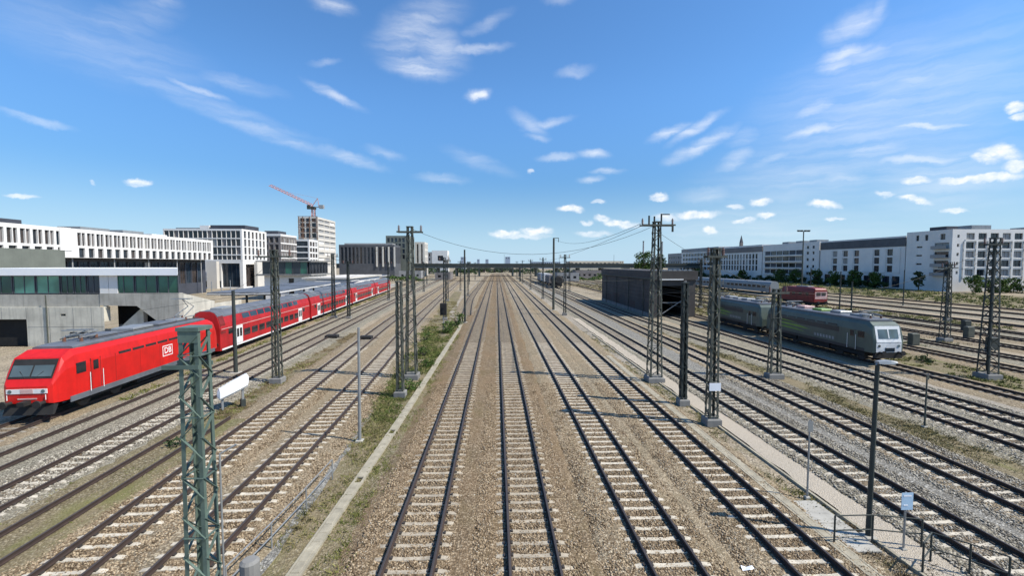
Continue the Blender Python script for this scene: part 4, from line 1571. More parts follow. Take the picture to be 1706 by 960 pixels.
# ---- silver grey train
for k in range(3):
    r = thing('passenger_coach', ['silver grey coach, nearest of the pale train behind the red shunter', 'middle silver grey coach of the pale train', 'silver grey coach, farthest of the pale train'][k], 'railway coach', (83.9 - 1.0 * k * .9, 131 + k * 26.6, .2), R(1.9), 'silver grey coaches')
    mb = MB()
    rr = [(1.4, .55), (1.46, .9), (1.46, 2.5), (1.38, 3.0), (1.1, 3.5), (.6, 3.75)]
    sec = lambda y, q: [(-x * q, y, z) for x, z in rr[::-1]] + [(x * q, y, z) for x, z in rr]
    mb.loft([sec(0, .94), sec(.3, 1), sec(25.7, 1), sec(26, .94)])
    mb.build('body', 'ice_grey', r)
    for q in range(9):
        side_plate(r, 'window', -1, 2.2 + q * 2.45, 3.9 + q * 2.45, 1.75, 2.45, 1.455, 'glass_dark', .014)
    side_plate(r, 'dark_skirt', -1, .4, 25.6, .5, .85, 1.44, 'train_grey', .02)
    bogie(r, 3.5, 2, 1.25, .45)
    bogie(r, 22.5, 2, 1.25, .45)

# ---- freight wagons by the far bridge
for k, (x, y, l, w, h, mt, lb) in enumerate([(25.9, 168, 13.5, 3.0, 3.9, 'facade_taupe', 'dark round-ended freight wagon nearest to the camera under the pale pole'), (25.6, 184, 14, 3.0, 3.7, 'facade_taupe', 'violet grey boxy freight wagon behind the dark round-ended one'),
                                             (25.3, 200, 14, 3.0, 4.0, 'facade_cool', 'pale freight wagon standing third from the dark one'), (25.0, 216, 14, 3.0, 3.9, 'facade_grey', 'grey freight wagon last in the row before the far bridge')]):
    r = thing('freight_wagon', lb, 'freight wagon', (x - 2.1, y, .2), 0, 'freight wagons before the bridge')
    r.scale = (1.12, 1, 1.18)
    mb = MB()
    if k == 0:
        mb.tube((0, .3, 2.35), (0, l - .3, 2.35), 1.55, 1.55, 18)
        mb.tube((0, 0, 2.35), (0, .3, 2.35), 1.1, 1.55, 18)
    else:
        mb.loft([ring(w / 2, 0, 1.0, h - .5, h, .5), ring(w / 2, l, 1.0, h - .5, h, .5)])
    mb.build('tank' if k == 0 else 'box_body', 'underframe' if k == 0 else mt, r)
    mb = MB()
    mb.box(-1.25, 1.25, .1, l - .1, .62, 1.02)
    mb.build('frame', 'underframe', r)
    if k:
        for q in range(5):
            side_plate(r, 'rib', -1, .4 + q * (l - 1) / 4, .55 + q * (l - 1) / 4, 1.05, h - .5, w / 2, mt, .06)
    bogie(r, 2.4, 2, .9, .45)
    bogie(r, l - 2.4, 2, .9, .45)


# ------------------------------------------------------------------ buildings
WIN_CACHE = {}


def window_mesh(w, h, gl, fr, mull):
    key = (round(w, 2), round(h, 2), gl, fr, mull)
    if key in WIN_CACHE:
        return WIN_CACHE[key]
    mb = MB()
    t = min(.09, w * .08)
    mb.quad((0, .05, 0), (w, .05, 0), (w, .05, h), (0, .05, h), 0)
    for a, b, c, d in ((0, t, 0, h), (w - t, w, 0, h), (t, w - t, 0, t), (t, w - t, h - t, h)):
        mb.box(a, b, 0, .07, c, d, 1)
    for k in range(1, mull):
        c = w * k / mull
        mb.box(c - t * .45, c + t * .45, .005, .07, t, h - t, 1)
    me = mb.mesh('window', [gl, fr])
    WIN_CACHE[key] = me
    return me


def vary(gl):
    """some windows stand open, some have blinds down"""
    if gl in ('glass_dark', 'glass_warm', 'glass_blue') and random.random() < .22:
        return random.choice(['blind', 'glass_warm', 'glass_blue'])
    return gl


def facade(root, ox, oy, nx_, ny_, W, z0, z1, wins, wall, recess=.25, frame='facade_dark', name='wall', piece='window'):
    """wall with real openings; u runs to the right as seen from outside. wins: (u0, u1, v0, v1, glass[, mullions])"""
    u = Vector((-ny_, nx_, 0))
    n = Vector((nx_, ny_, 0))
    o = Vector((ox, oy, 0))

    def P(a, v, d=0.0):
        q = o + u * a - n * d
        return (q.x, q.y, v)
    us = sorted({0.0, W} | {w[0] for w in wins} | {w[1] for w in wins})
    vs = sorted({z0, z1} | {w[2] for w in wins} | {w[3] for w in wins})
    mb = MB()
    occ = [[False] * (len(vs) - 1) for _ in range(len(us) - 1)]
    for w in wins:
        for i in range(len(us) - 1):
            if us[i] >= w[0] - 1e-6 and us[i + 1] <= w[1] + 1e-6:
                for j in range(len(vs) - 1):
                    if vs[j] >= w[2] - 1e-6 and vs[j + 1] <= w[3] + 1e-6:
                        occ[i][j] = True
    for j in range(len(vs) - 1):
        i = 0
        while i < len(us) - 1:
            if occ[i][j]:
                i += 1
                continue
            k = i
            while k < len(us) - 1 and not occ[k][j]:
                k += 1
            mb.quad(P(us[i], vs[j]), P(us[k], vs[j]), P(us[k], vs[j + 1]), P(us[i], vs[j + 1]))
            i = k
    for w in wins:
        a, b, c, d = w[:4]
        mb.quad(P(a, c), P(a, c, recess), P(a, d, recess), P(a, d))
        mb.quad(P(b, c, recess), P(b, c), P(b, d), P(b, d, recess))
        mb.quad(P(a, c, recess), P(a, c), P(b, c), P(b, c, recess))
        mb.quad(P(a, d), P(a, d, recess), P(b, d, recess), P(b, d))
    mb.build(name, wall, root)
    rot = math.atan2(u.y, u.x)
    for w in wins:
        me = window_mesh(w[1] - w[0], w[3] - w[2], vary(w[4]), frame, w[5] if len(w) > 5 else 1)
        q = P(w[0], w[2], recess - .03)
        link(piece, me, root, q, rot)


def grid(W, n, frac, rows, gl, m0=.6, m1=.6, mull=1, jit=0.0):
    out = []
    st = (W - m0 - m1) / n
    for v0, v1 in rows:
        for k in range(n):
            c = m0 + st * (k + .5)
            out.append((c - st * frac / 2, c + st * frac / 2, v0, v1, gl if not isinstance(gl, (list, tuple)) else random.choice(gl), mull))
    return out


def block(root, x0, x1, y0, y1, z0, z1, wall, S=(), E=(), Wf=(), N=(), recess=.25, roof='roof_gravel', parapet=.35, frame='facade_dark'):
    facade(root, x0, y0, 0, -1, x1 - x0, z0, z1, list(S), wall, recess, frame)
    facade(root, x1, y0, 1, 0, y1 - y0, z0, z1, list(E), wall, recess, frame)
    facade(root, x1, y1, 0, 1, x1 - x0, z0, z1, list(N), wall, recess, frame)
    facade(root, x0, y1, -1, 0, y1 - y0, z0, z1, list(Wf), wall, recess, frame)
    mb = MB()
    mb.quad((x0, y0, z1 - parapet), (x1, y0, z1 - parapet), (x1, y1, z1 - parapet), (x0, y1, z1 - parapet))
    t = .25
    for a, b, c, d in ((x0, x1, y0, y0 + t), (x0, x1, y1 - t, y1), (x0, x0 + t, y0 + t, y1 - t), (x1 - t, x1, y0 + t, y1 - t)):
        mb.quad((a, c, z1 + .003), (b, c, z1 + .003), (b, d, z1 + .003), (a, d, z1 + .003))
    mb.build('roof', roof, root)


def bld(name, label, x, y, cat='building', rotz=0.0, group=None):
    return thing(name, label, cat, (x, y, GZ), rotz, group)


# ---- concrete station block at the left (faces the camera), Y = 52
st = bld('station_building', 'low concrete station block with white roof edge and green glass band behind the red locomotive', -36.3, 52)
# local: x from -24 to 0, y from 0 to 26
mb = MB()
for zz0, zz1, mt_, nm_, e in ((8.05, 8.85, 'white_sheet', 'roof_edge', .15), (5.6, 8.05, 'facade_dark', 'inner_core', -.25)):
    mb = MB()
    mb.loft([[(-24 - e, -.35 if e > 0 else .3, z), (e, -.35 if e > 0 else .3, z), (-8.2 + e, 11.5, z), (-24 - e, 11.5, z)] for z in (zz0, zz1)])
    mb.build(nm_, mt_, st)
# green glazing as single panes
panes = [(-23.8, -21.0, 'glass_green'), (-20.9, -18.4, 'glass_green'), (-18.3, -15.9, 'glass_mint'), (-15.8, -13.2, 'glass_mint'), (-13.1, -11.7, 'glass_green'), (-11.6, -10.3, 'glass_green'),
         (-10.2, -8.8, 'glass_blue'), (-7.35, -5.0, 'glass_green'), (-4.9, -2.5, 'glass_green'), (-2.4, -.05, 'glass_green')]
for a, b, g_ in panes:
    link('pane', window_mesh(b - a, 2.1, g_, 'facade_dark', 2), st, (a, .1, 5.95))
for a in (-8.75, -7.75):
    mb = MB()
    mb.box(a, a + .95, .02, .12, 5.85, 8.05)
    mb.build('white_panel', 'facade_cool', st)
# concrete walls
facade(st, -24, 0, 0, -1, 15.2, 3.95, 5.85, [], 'concrete', name='parapet_wall')
mb = MB()
mb.box(-24, -8.8, .002, .5, 5.80, 5.86)
mb.box(-8.4, -8.1, -.02, .3, 4.3, 4.9)
mb.build('ledge', 'concrete_pale', st)
# lower wall with the dark recess at its left end, butted under the parapet wall
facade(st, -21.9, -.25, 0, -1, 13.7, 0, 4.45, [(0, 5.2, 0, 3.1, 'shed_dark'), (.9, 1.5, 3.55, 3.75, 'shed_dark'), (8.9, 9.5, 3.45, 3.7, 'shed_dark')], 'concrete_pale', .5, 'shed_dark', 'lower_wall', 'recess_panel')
mb = MB()
mb.quad((-21.9, -.25, 4.45), (-8.2, -.25, 4.45), (-8.2, 0, 4.45), (-21.9, 0, 4.45))
mb.quad((-8.2, -.25, 2.8), (-8.2, 0.6, 2.8), (-8.2, 0.6, 4.45), (-8.2, -.25, 4.45))
mb.build('wall_top', 'concrete_pale', st)
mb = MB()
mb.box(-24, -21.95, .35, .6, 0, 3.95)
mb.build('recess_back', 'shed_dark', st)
for q in (-19.4, -16.7, -14.2, -11.6, -9.6):
    mb = MB()
    mb.box(q, q + .035, -.262, -.252, 0 if q > -16.7 else 3.15, 4.44)
    mb.build('wall_joint', 'concrete_dark', st)
mb = MB()
mb.box(-16.6, -8.25, -.261, -.251, 2.2, 2.23)
mb.build('wall_joint', 'concrete_dark', st)
mb = MB()
mb.box(-12.0, -8.6, -.30, -.252, 1.45, 1.62)
mb.build('wall_slot', 'shed_dark', st)
for q in (-20.2, -14.4):
    mb = MB()
    mb.tube((q, -.34, .0), (q, -.34, 5.85), .06, .06, 8)
    mb.build('downpipe', 'mast_grey', st)
# stair flank: a sloping concrete beam over a dark opening
mb = MB()
y0, y1 = -.05, .7
pf = [(-8.75, 6.0), (0, 6.0), (0, 1.0), (-1.2, 1.75), (-4.7, 4.55), (-8.75, 4.62)]
vs = [(x, y0, z) for x, z in pf] + [(x, y1, z) for x, z in pf]
mb.add(vs, [(5, 4, 3, 2, 1, 0), (6, 7, 8, 9, 10, 11)] + [(k, (k + 1) % 6, (k + 1) % 6 + 6, k + 6) for k in range(6)])
mb.build('stair_flank', 'concrete', st)
mb = MB()
pf = [(-4.75, 4.4), (-4.75, .0), (-8.0, .0), (-7.4, 2.0)]
vs = [(x, .9, z) for x, z in pf] + [(x, 1.5, z) for x, z in pf]
mb.add(vs, [(0, 1, 2, 3), (7, 6, 5, 4)] + [(k, k + 4, (k + 1) % 4 + 4, (k + 1) % 4) for k in range(4)])
mb.build('stair_wall', 'concrete_pale', st)
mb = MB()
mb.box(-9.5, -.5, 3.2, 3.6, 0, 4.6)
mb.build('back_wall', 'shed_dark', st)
mb = MB()
mb.box(-8.1, -4.9, 1.6, 3.1, 0, 2.2)
mb.build('stair_landing', 'concrete_dark', st)
mb = MB()
mb.add([(0, .7, 0), (.1, 6.2, 0), (.1, 6.2, 4.6), (0, .7, 5.95), (-.5, .7, 0), (-.5, 6.2, 0), (-.5, 6.2, 4.6), (-.5, .7, 5.95)], [(0, 1, 2, 3), (7, 6, 5, 4), (3, 2, 6, 7), (1, 5, 6, 2)])
mb.build('side_wall', 'concrete_pale', st)
facade(st, 0, 6.4, 1, 0, 6.0, 0, 4.3, [(2.4, 3.5, 2.4, 3.5, 'glass_dark')], 'concrete_pale', name='side_wall')

# ---- long white building with two rows of tall windows
lw = bld('office_building', 'long white building with two rows of tall windows over a dark recessed storey', -90.5, 76, 'building', R(1.6))
rows = [(13.55, 16.25), (11.0, 12.75)]
wl = []
n = 30
stp = 72.0 / n
for k in range(n):
    u0 = .25 + k * stp
    if 20.4 < u0 < 22.9:
        continue
    wl.append((u0 + .22, u0 + 1.18, 13.35, 16.2, 'glass_warm' if k % 3 else 'glass_dark'))
    wl.append((u0 + 1.34, u0 + 2.12, 13.35, 16.2, 'facade_taupe' if k % 2 else 'glass_warm'))
    wl.append((u0 + .45, u0 + 1.95, 10.75, 12.85, random.choice(['glass_warm', 'glass_dark'])))
facade(lw, 0, 0, 1, 0, 73, 10.7, 17.0, wl, 'facade_white', .35)
facade(lw, -16, 0, 0, -1, 16, 10.7, 17.0, grid(16, 6, .5, rows, 'glass_warm'), 'facade_white', .35)
facade(lw, 0, 73, 0, 1, 16, 10.7, 17.0, [], 'facade_white')
facade(lw, -16, 73, -1, 0, 73, 0, 17.0, [], 'facade_white')
mb = MB()
mb.quad((-16, 0, 16.7), (0, 0, 16.7), (0, 73, 16.7), (-16, 73, 16.7))
mb.quad((-16, 73, 10.7), (0, 73, 10.7), (0, 0, 10.7), (-16, 0, 10.7))
mb.build('roof', 'roof_gravel', lw)
# recessed dark storeys with glazing and thin posts
gl = []
for k in range(18):
    gl.append((22.3 + k * 2.75, 24.7 + k * 2.75, 3.4, 9.9, 'glass_blue', 2))
facade(lw, -2.6, 0, 1, 0, 73, 0, 10.7, gl, 'roof_dark', .2, 'roof_dark')
facade(lw, -16, 0.01, 0, -1, 13.4, 0, 10.7, [], 'facade_dark')
facade(lw, -16, 72.9, 0, 1, 13.4, 0, 10.7, [], 'facade_dark')
for k in range(5):
    mb = MB()
    mb.tube((-.9, 24 + k * 11, 0), (-.9, 24 + k * 11, 10.7), .14, .14, 8)
    mb.build('column', 'facade_grey', lw)
mb = MB()
mb.box(-2.5, .05, -.4, 21.3, 0, 12.3)
mb.build('grey_wall_block', 'facade_olive', lw)
mb = MB()
mb.box(-.15, .12, 20.3, 22.9, 12.2, 17.05)
mb.build('white_pier', 'facade_white', lw)
for a, b, w, h, m_ in ((-1, 17, 9, 1.1, 'roof_dark'), (30, 38, 5, .9, 'train_grey'), (42, 49, 5, 1.0, 'train_grey'), (52, 58, 4, .7, 'facade_cool')):
    mb = MB()
    mb.box(-4 - w, -4, a, b, 16.75, 17.05 + h)
    mb.build('roof_plant', m_, lw)

# ---- office tower block with white bands (faces camera and east)
ob = bld('office_building', 'dark glazed office block with white floor bands, behind the long white building', -96, 172)
rowsS = [(19.2, 21.9), (16.1, 18.8), (13.0, 15.7), (11.0, 12.6)]
block(ob, -29, 0, 0, 18, 10.6, 22.6, 'facade_white', S=grid(29, 16, .93, rowsS, ['glass_dark', 'glass_warm', 'glass_dark', 'facade_taupe'], .4, .6), E=grid(18, 6, .55, rowsS, ['glass_warm', 'glass_dark'], .8, .8), recess=.3)
block(ob, -29, 0, 0, 18, 0, 10.55, 'facade_white', S=[(-0 + 11.6, 20.6, .4, 2.9, 'glass_dark', 4), (20.9, 27.8, .5, 9.6, 'glass_blue', 4), (1.0, 11.0, 3.0, 9.6, 'glass_dark', 5)], E=[(2.0, 12.5, .6, 9.2, 'glass_dark', 3)], recess=.9)
for a, b, h, m_ in ((-14, -1.0, 24.3, 'roof_dark'), (-18, -14.6, 24.2, 'facade_white'), (-27, -18.6, 23.3, 'train_grey')):
    mb = MB()
    mb.box(a, b, 4, 14, 22.2, h)
    mb.build('roof_plant', m_, ob)
# free-standing pale pylons of the entrance
mb = MB()
mb.box(-11.9, -8.2, -2.6, -1.0, 0, 10.4)
mb.build('pylon', 'facade_warm', ob)
mb = MB()
mb.box(1.0, 2.2, 6.0, 19, 0, 10.2)
mb.build('pylon', 'facade_warm', ob)

b4 = bld('office_building', 'brownish office block between the banded block and the tower under the crane', -97.4, 205)
block(b4, -13, 0, 0, 16, 0, 22.6, 'facade_taupe', S=grid(13, 5, .7, [(19, 21.5), (15.6, 18.2), (12.3, 14.8), (9, 11.5)], 'glass_warm'), E=grid(16, 6, .6, [(19, 21.4), (15.6, 18.1), (12.3, 14.7), (9, 11.3)], ['glass_warm', 'facade_grey']), frame='facade_warm')
mb = MB()
mb.box(-13.1, .15, -.15, 16.1, 22.0, 22.9)
for z in (18.5, 15.1, 11.8):
    mb.box(.0, .14, -.1, 16.1, z, z + .6)
mb.build('pale_band', 'facade_white', b4)
mb = MB()
mb.box(-9, -3, 4, 12, 22.9, 24.6)
mb.build('roof_plant', 'roof_dark', b4)

tw = bld('tower_block', 'tower under construction with pale striped side below the crane', -100.2, 255)
rowsT = [(z, z + 1.7) for z in (8, 11.2, 14.4, 17.6, 20.8, 24.0, 27.2, 30.4, 33.0)]
block(tw, -11, 0, 0, 27, 0, 35.8, 'facade_warm', S=grid(11, 3, .78, [(24.2, 26.6), (27.2, 29.6), (30.2, 32.4), (33, 35.0)], ['brick_brown', 'glass_dark', 'brick_brown'], .8, .8), E=grid(27, 3, .96, rowsT, ['facade_grey', 'facade_cool', 'facade_grey'], .4, .4), frame='facade_warm', recess=.4)
mb = MB()
for q in (-10.6, -8.3, -4.6, -.5):
    mb.box(q - .15, q + .15, -.5, -.2, 23, 36.2)
for z in (24, 27, 30, 33, 36):
    mb.box(-11, 0, -.52, -.42, z, z + .2)
mb.build('scaffold', 'brick_brown', tw)
lb_ = bld('office_building', 'grey banded low block attached in front of the tower under the crane', -100.4, 243)
block(lb_, -8.2, 0, 0, 11.8, 0, 22.6, 'facade_cool', S=grid(8.2, 1, .96, [(19, 21.6), (15.9, 18.3), (12.8, 15.2), (9.7, 12.1), (6.6, 9.0)], 'glass_dark', .1, .6, 3), E=grid(11.8, 3, .8, [(19, 21.4), (15.9, 18.1), (12.8, 15.0), (9.7, 11.9)], ['facade_grey', 'glass_warm']))

# ---- tower crane: mast up through the tower, luffing jib to the left
cr = thing('tower_crane', 'red and white luffing tower crane above the striped tower', 'crane', (-105.4, 262, 35.6))
mb = MB()
s = .8
for sx in (-s, s):
    for sy in (-s, s):
        mb.bar((sx, sy, 0), (sx, sy, 5.2), .25)
for k in range(4):
    f = 1 if k % 2 else -1
    for sy in (-s, s):
        mb.bar((-s * f, sy, k * 1.3), (s * f, sy, k * 1.3 + 1.3), .14)
    for sx in (-s, s):
        mb.bar((sx, -s * f, k * 1.3), (sx, s * f, k * 1.3 + 1.3), .14)
mb.build('mast', 'crane_red', cr)
mb = MB()
mb.box(-1.6, 1.2, -1.3, 1.3, 5.2, 6.6)
mb.cbox(-2.6, -1.0, -2.6, -1.3, 5.0, 7.4, .2)
mb.build('slewing_cab', 'mast_dark', cr)
mb = MB()
p0, p1 = Vector((-.5, 0, 6.8)), Vector((-24.6, 0, 18.4))
d = (p1 - p0).normalized()
nrm = Vector((-d.z, 0, d.x)) * -1
N_ = 14
for k in range(N_):
    a, b = p0.lerp(p1, k / N_), p0.lerp(p1, (k + 1) / N_)
    w = lerp(1.0, .5, k / N_)
    for sy in (-w, w):
        mb.bar(a + Vector((0, sy, 0)), b + Vector((0, sy, 0)), .22)
        mb.bar(a + Vector((0, sy, 0)), b.lerp(a, .5) + nrm * 1.2, .13)
        mb.bar(b + Vector((0, sy, 0)), b.lerp(a, .5) + nrm * 1.2, .13)
    mb.bar(a + Vector((0, -w, 0)), b + Vector((0, w, 0)), .12)
    if k:
        mb.bar(a.lerp(p0, 0) - d * .86 + nrm * 1.2, a + d * .86 + nrm * 1.2, .22)
mb.build('jib', 'crane_red', cr)
mb = MB()
mb.bar((1.2, -.6, 6.4), (6.0, -.6, 6.4), .3)
mb.bar((1.2, .6, 6.4), (6.0, .6, 6.4), .3)
mb.box(3.6, 6.0, -1.0, 1.0, 5.6, 7.6)
mb.build('counter_jib', 'facade_grey', cr)
mb = MB()
mb.bar((-.8, 0, 6.6), (2.6, 0, 11.5), .28)
mb.bar((3.2, 0, 6.6), (2.6, 0, 11.5), .22)
mb.bar((2.6, 0, 11.5), p0.lerp(p1, .8), .08)
mb.build('a_frame', 'crane_red', cr)

# ---- dark long block and towers beyond
dk = bld('office_building', 'long dark office block with pale vertical columns beyond the tower', -104.6, 300)
block(dk, 0, 36.5, 0, 20, 0, 22.2, 'facade_dark', S=grid(36.5, 14, .62, [(9.6, 20.6)], ['glass_dark', 'glass_blue', 'glass_dark', 'glass_warm'], .8, .8, 2), E=grid(20, 6, .6, [(9.6, 20.6)], 'glass_dark'), recess=.4)
for q in (24.5, 28.6, 32.4, 36.2):
    mb = MB()
    mb.box(q, q + .9, -.7, -.05, 7.5, 20.8)
    mb.build('pale_column', 'facade_warm', dk)
mb = MB()
mb.box(2, 34, 5, 15, 22.0, 23.4)
mb.build('roof_plant', 'facade_grey', dk)
tb = bld('tower_block', 'dark green-grey tower block rising beyond the long dark office block', -79, 322)
block(tb, 0, 17, 0, 18, 0, 29.6, 'facade_olive', S=grid(17, 6, .66, [(25, 28), (21, 24), (17, 20), (13, 16)], ['glass_blue', 'glass_dark'], .5, .5), E=grid(18, 6, .5, [(25, 28), (21, 24), (17, 20), (13, 16)], ['glass_warm', 'facade_warm']))
b_ = bld('office_building', 'pale stepped block right beside the dark green-grey tower', -61.8, 340)
block(b_, 0, 7.5, 0, 16, 0, 26, 'facade_warm', S=grid(7.5, 2, .4, [(10, 24.5)], 'glass_warm'), E=grid(16, 5, .45, [(21, 24.5), (16, 19.5), (11, 14.5)], 'glass_warm'))
b_ = bld('office_building', 'low light grey block left of the white cube near the far bridge', -71.8, 420)
block(b_, 0, 11, 0, 20, 0, 20.6, 'facade_grey', S=grid(11, 4, .5, [(16.5, 19), (12.5, 15)], 'glass_warm'))
b_ = bld('office_building', 'white cube building with one big dark window near the far bridge', -60.5, 420)
block(b_, 0, 14.5, 0, 16, 0, 22, 'facade_cool', S=[(5.5, 10.5, 12.5, 17.2, 'glass_dark', 2)], E=[(3, 9, 13, 17, 'glass_dark', 2)])

# far skyline: small towers more than half a kilometre away
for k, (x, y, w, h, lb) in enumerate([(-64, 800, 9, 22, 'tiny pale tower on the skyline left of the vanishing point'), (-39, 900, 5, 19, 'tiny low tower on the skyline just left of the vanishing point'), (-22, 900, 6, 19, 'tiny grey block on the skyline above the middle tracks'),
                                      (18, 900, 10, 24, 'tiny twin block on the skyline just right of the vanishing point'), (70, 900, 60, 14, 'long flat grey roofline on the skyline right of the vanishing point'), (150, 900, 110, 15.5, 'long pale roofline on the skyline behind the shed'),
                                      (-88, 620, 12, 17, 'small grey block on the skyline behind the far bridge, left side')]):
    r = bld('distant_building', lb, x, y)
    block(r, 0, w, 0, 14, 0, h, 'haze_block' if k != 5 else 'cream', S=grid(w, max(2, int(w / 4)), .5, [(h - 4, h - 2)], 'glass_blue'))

# ---- hall on the platform: dark glazed upper box on a white base
hl = bld('station_hall', 'glazed dark upper hall on a white base above the platform canopies', -60.5, 118)
block(hl, 0, 11.5, 0, 12, 0, 6.3, 'facade_white', S=[(6.2, 7.6, .2, 5.6, 'glass_dark')], E=grid(12, 4, .6, [(2, 5)], 'glass_dark'))
mb = MB()
mb.box(-1.5, 12.6, -1.2, 13, 6.3, 6.7)
mb.box(-1.5, 12.6, -1.2, 13, 9.9, 10.2)
mb.build('slab', 'concrete_dark', hl)
for k in range(6):
    link('pane', window_mesh(1.85, 3.2, 'glass_green' if k % 2 else 'glass_dark', 'facade_dark', 1), hl, (.0 + k * 1.92, -.8, 6.7))
for k in range(6):
    link('pane', window_mesh(1.85, 3.2, 'glass_dark', 'facade_dark', 1), hl, (12.0, -.6 + k * 2.1, 6.7), PI / 2)
mb = MB()
mb.box(.1, 11.5, -.6, 12.5, 6.7, 9.9)
mb.build('core', 'roof_dark', hl)
sh = bld('white_pavilion', 'small white flat-roofed pavilion beside the glazed hall, above the red coaches', -47.5, 112)
block(sh, 0, 10.5, 0, 30, 0, 5.6, 'facade_white', S=[(3.8, 10.0, .3, 2.2, 'glass_dark', 3)], E=grid(30, 9, .7, [(1.2, 4.0)], ['glass_dark', 'facade_grey']))
mb = MB()
mb.box(-.6, 11.1, -.6, 30.6, 5.62, 6.0)
mb.build('roof_edge', 'facade_warm', sh)

# ---- platform and canopies left of the train
pf_ = thing('station_platform', 'concrete platform along the far side of the red train', 'platform', (t5(60) - 1.75, 60, GZ), T5A)
mb = MB()
mb.cbox(-8.6, 0, 0, 130, -.05, .86, .04)
mb.build('platform_slab', 'concrete', pf_)
mb = MB()
mb.box(-.9, -.75, 0, 130, .862, .868)
mb.build('edge_line', 'train_white', pf_)
for k, (ya, yb, lb) in enumerate([(5, 42, 'grey platform canopy nearest the concrete station block'), (52, 112, 'long pale platform canopy beside the last red coaches')]):
    cn = thing('platform_canopy', lb, 'canopy', (t5(60 + ya) - 1.75, 60 + ya, GZ + .86), T5A, 'platform canopies')
    l = yb - ya
    mb = MB()
    mb.cbox(-9.0, -.4, 0, l, 4.05, 4.45, .05)
    mb.build('roof', 'roof_grey', cn)
    mb = MB()
    mb.box(-9.05, -.35, -.06, l + .06, 4.1, 4.28)
    mb.build('fascia', 'facade_cool', cn)
    for q in range(int(l / 6)):
        mb = MB()
        mb.tube((-4.6, 2 + q * 6, 0), (-4.6, 2 + q * 6, 4.1), .16, .16, 10)
        mb.bar((-8.2, 2 + q * 6, 3.95), (-1.0, 2 + q * 6, 3.95), .16, .25)
        mb.build('column', 'mast_grey', cn)
    for q in range(3):
        mb = MB()
        mb.tube((-8.6, .5 + q * 2.6, 4.45), (-8.6, .5 + q * 2.6, 6.0), .05, .05, 6)
        mb.build('roof_post', 'steel_grey', cn)

# ---- far bridge
br = thing('road_bridge', 'long flat road bridge crossing all the tracks in the distance', 'bridge', (0, 330, GZ))
mb = MB()
mb.box(-150, 165, 0, 16, 6.3, 8.9)
mb.build('deck', 'bridge_deck', br)
mb = MB()
mb.box(-150, 165, -.35, -.002, 8.2, 9.7)
mb.build('parapet', 'mast_dark', br)
for x in (-128, -108, -66, -44, -30, -13, 12.3, 17.8, 30, 46, 62, 80, 100, 122, 145):
    for yy in (2, 8, 14):
        mb = MB()
        mb.tube((x, yy, -.1), (x, yy, 6.3), .6, .6, 10)
        mb.build('pier', 'facade_olive', br)
for x in (-97, -79):
    mb = MB()
    mb.loft([[(x + 2.8, -2.8, -.1), (x + 5.0, -2.8, -.1), (x + 5.0, -1.2, -.1), (x + 2.8, -1.2, -.1)], [(x - 1.2, -2.8, 8.6), (x + .9, -2.8, 8.6), (x + .9, -1.2, 8.6), (x - 1.2, -1.2, 8.6)]])
    mb.build('slanted_pier', 'pier_yellow', br)
for k in range(7):
    mb = MB()
    mb.tube((-120 + k * 42, 8, 8.9), (-120 + k * 42, 8, 16.5), .14, .09, 6)
    mb.build('lamp_standard', 'mast_grey', br)

# ---- dark shed with portal
sd_ = bld('tunnel_shed', 'dark clad railway shed with a black portal opening, right of the tallest mast', 26.9, 76, 'shed')
mb = MB()
LEN = 36
for k in range(12):
    o = MB()
    o.box(-.06, 0, k * 3.0 + .03, k * 3.0 + 2.97, 0, 6.55)
    o.build('side_panel', 'shed_panel', sd_)
mb.box(0, .3, 0, LEN, 0, 6.6)
mb.box(7.3, 7.7, 0, LEN, 0, 6.6)
mb.box(.3, 7.3, LEN - .3, LEN, 0, 6.6)
mb.build('shell', 'shed_panel', sd_)
mb = MB()
mb.box(-.25, 8.0, -.3, LEN + .1, 6.6, 8.15)
mb.build('roof_fascia', 'shed_panel', sd_)
mb = MB()
mb.box(1.3, 5.4, -.42, -.3, 6.55, 6.75)
mb.build('pale_lintel', 'facade_cool', sd_)
mb = MB()
mb.box(.3, 1.5, -.05, .35, 0, 6.6)
mb.box(5.5, 7.3, -.05, .35, 0, 6.6)
mb.box(1.5, 5.5, -.05, .35, 5.55, 6.6)
mb.build('portal_frame', 'shed_panel', sd_)
mb = MB()
mb.box(5.55, 5.95, -.5, -.05, 0, 6.5)
mb.build('portal_post', 'concrete_dark', sd_)
mb = MB()
mb.bar((1.5, .3, .3), (5.5, .3, 3.0), .12)
mb.bar((1.5, .34, 2.6), (5.5, .34, 2.6), .10)
mb.build('barrier', 'steel_grey', sd_)
mb = MB()
mb.box(1.5, 5.5, 22, 22.3, 0, 5.5)
mb.build('inner_wall', 'shed_dark', sd_)
for q in (4.0, 13.0, 22.0, 31.0):
    mb = MB()
    mb.tube((-.16, q, 0), (-.16, q, 6.6), .07, .07, 8)
    mb.build('downpipe', 'mast_grey', sd_)
mb = MB()
mb.box(-.14, -.061, .05, LEN - .05, 0, .7)
mb.build('plinth', 'concrete_dark', sd_)
mb = MB()
mb.box(-.40, -.252, -.3, LEN + .1, 6.7, 6.86)
mb.build('gutter', 'mast_grey', sd_)
for a, b, z0, z1 in ((20.0, 24.6, .8, 2.9), (27.2, 33.0, .8, 2.4), (9.0, 12.2, .8, 2.2)):
    mb = MB()
    mb.box(-.075, -.062, a, b, z0, z1)
    mb.build('rusty_patch', 'brick_dark', sd_)
for k in range(8):
    mb = MB()
    mb.box(.6 + k * .9, 1.1 + k * .9, 1.0, 1.5, 8.15, 8.35)
    mb.build('roof_vent', 'train_grey', sd_)

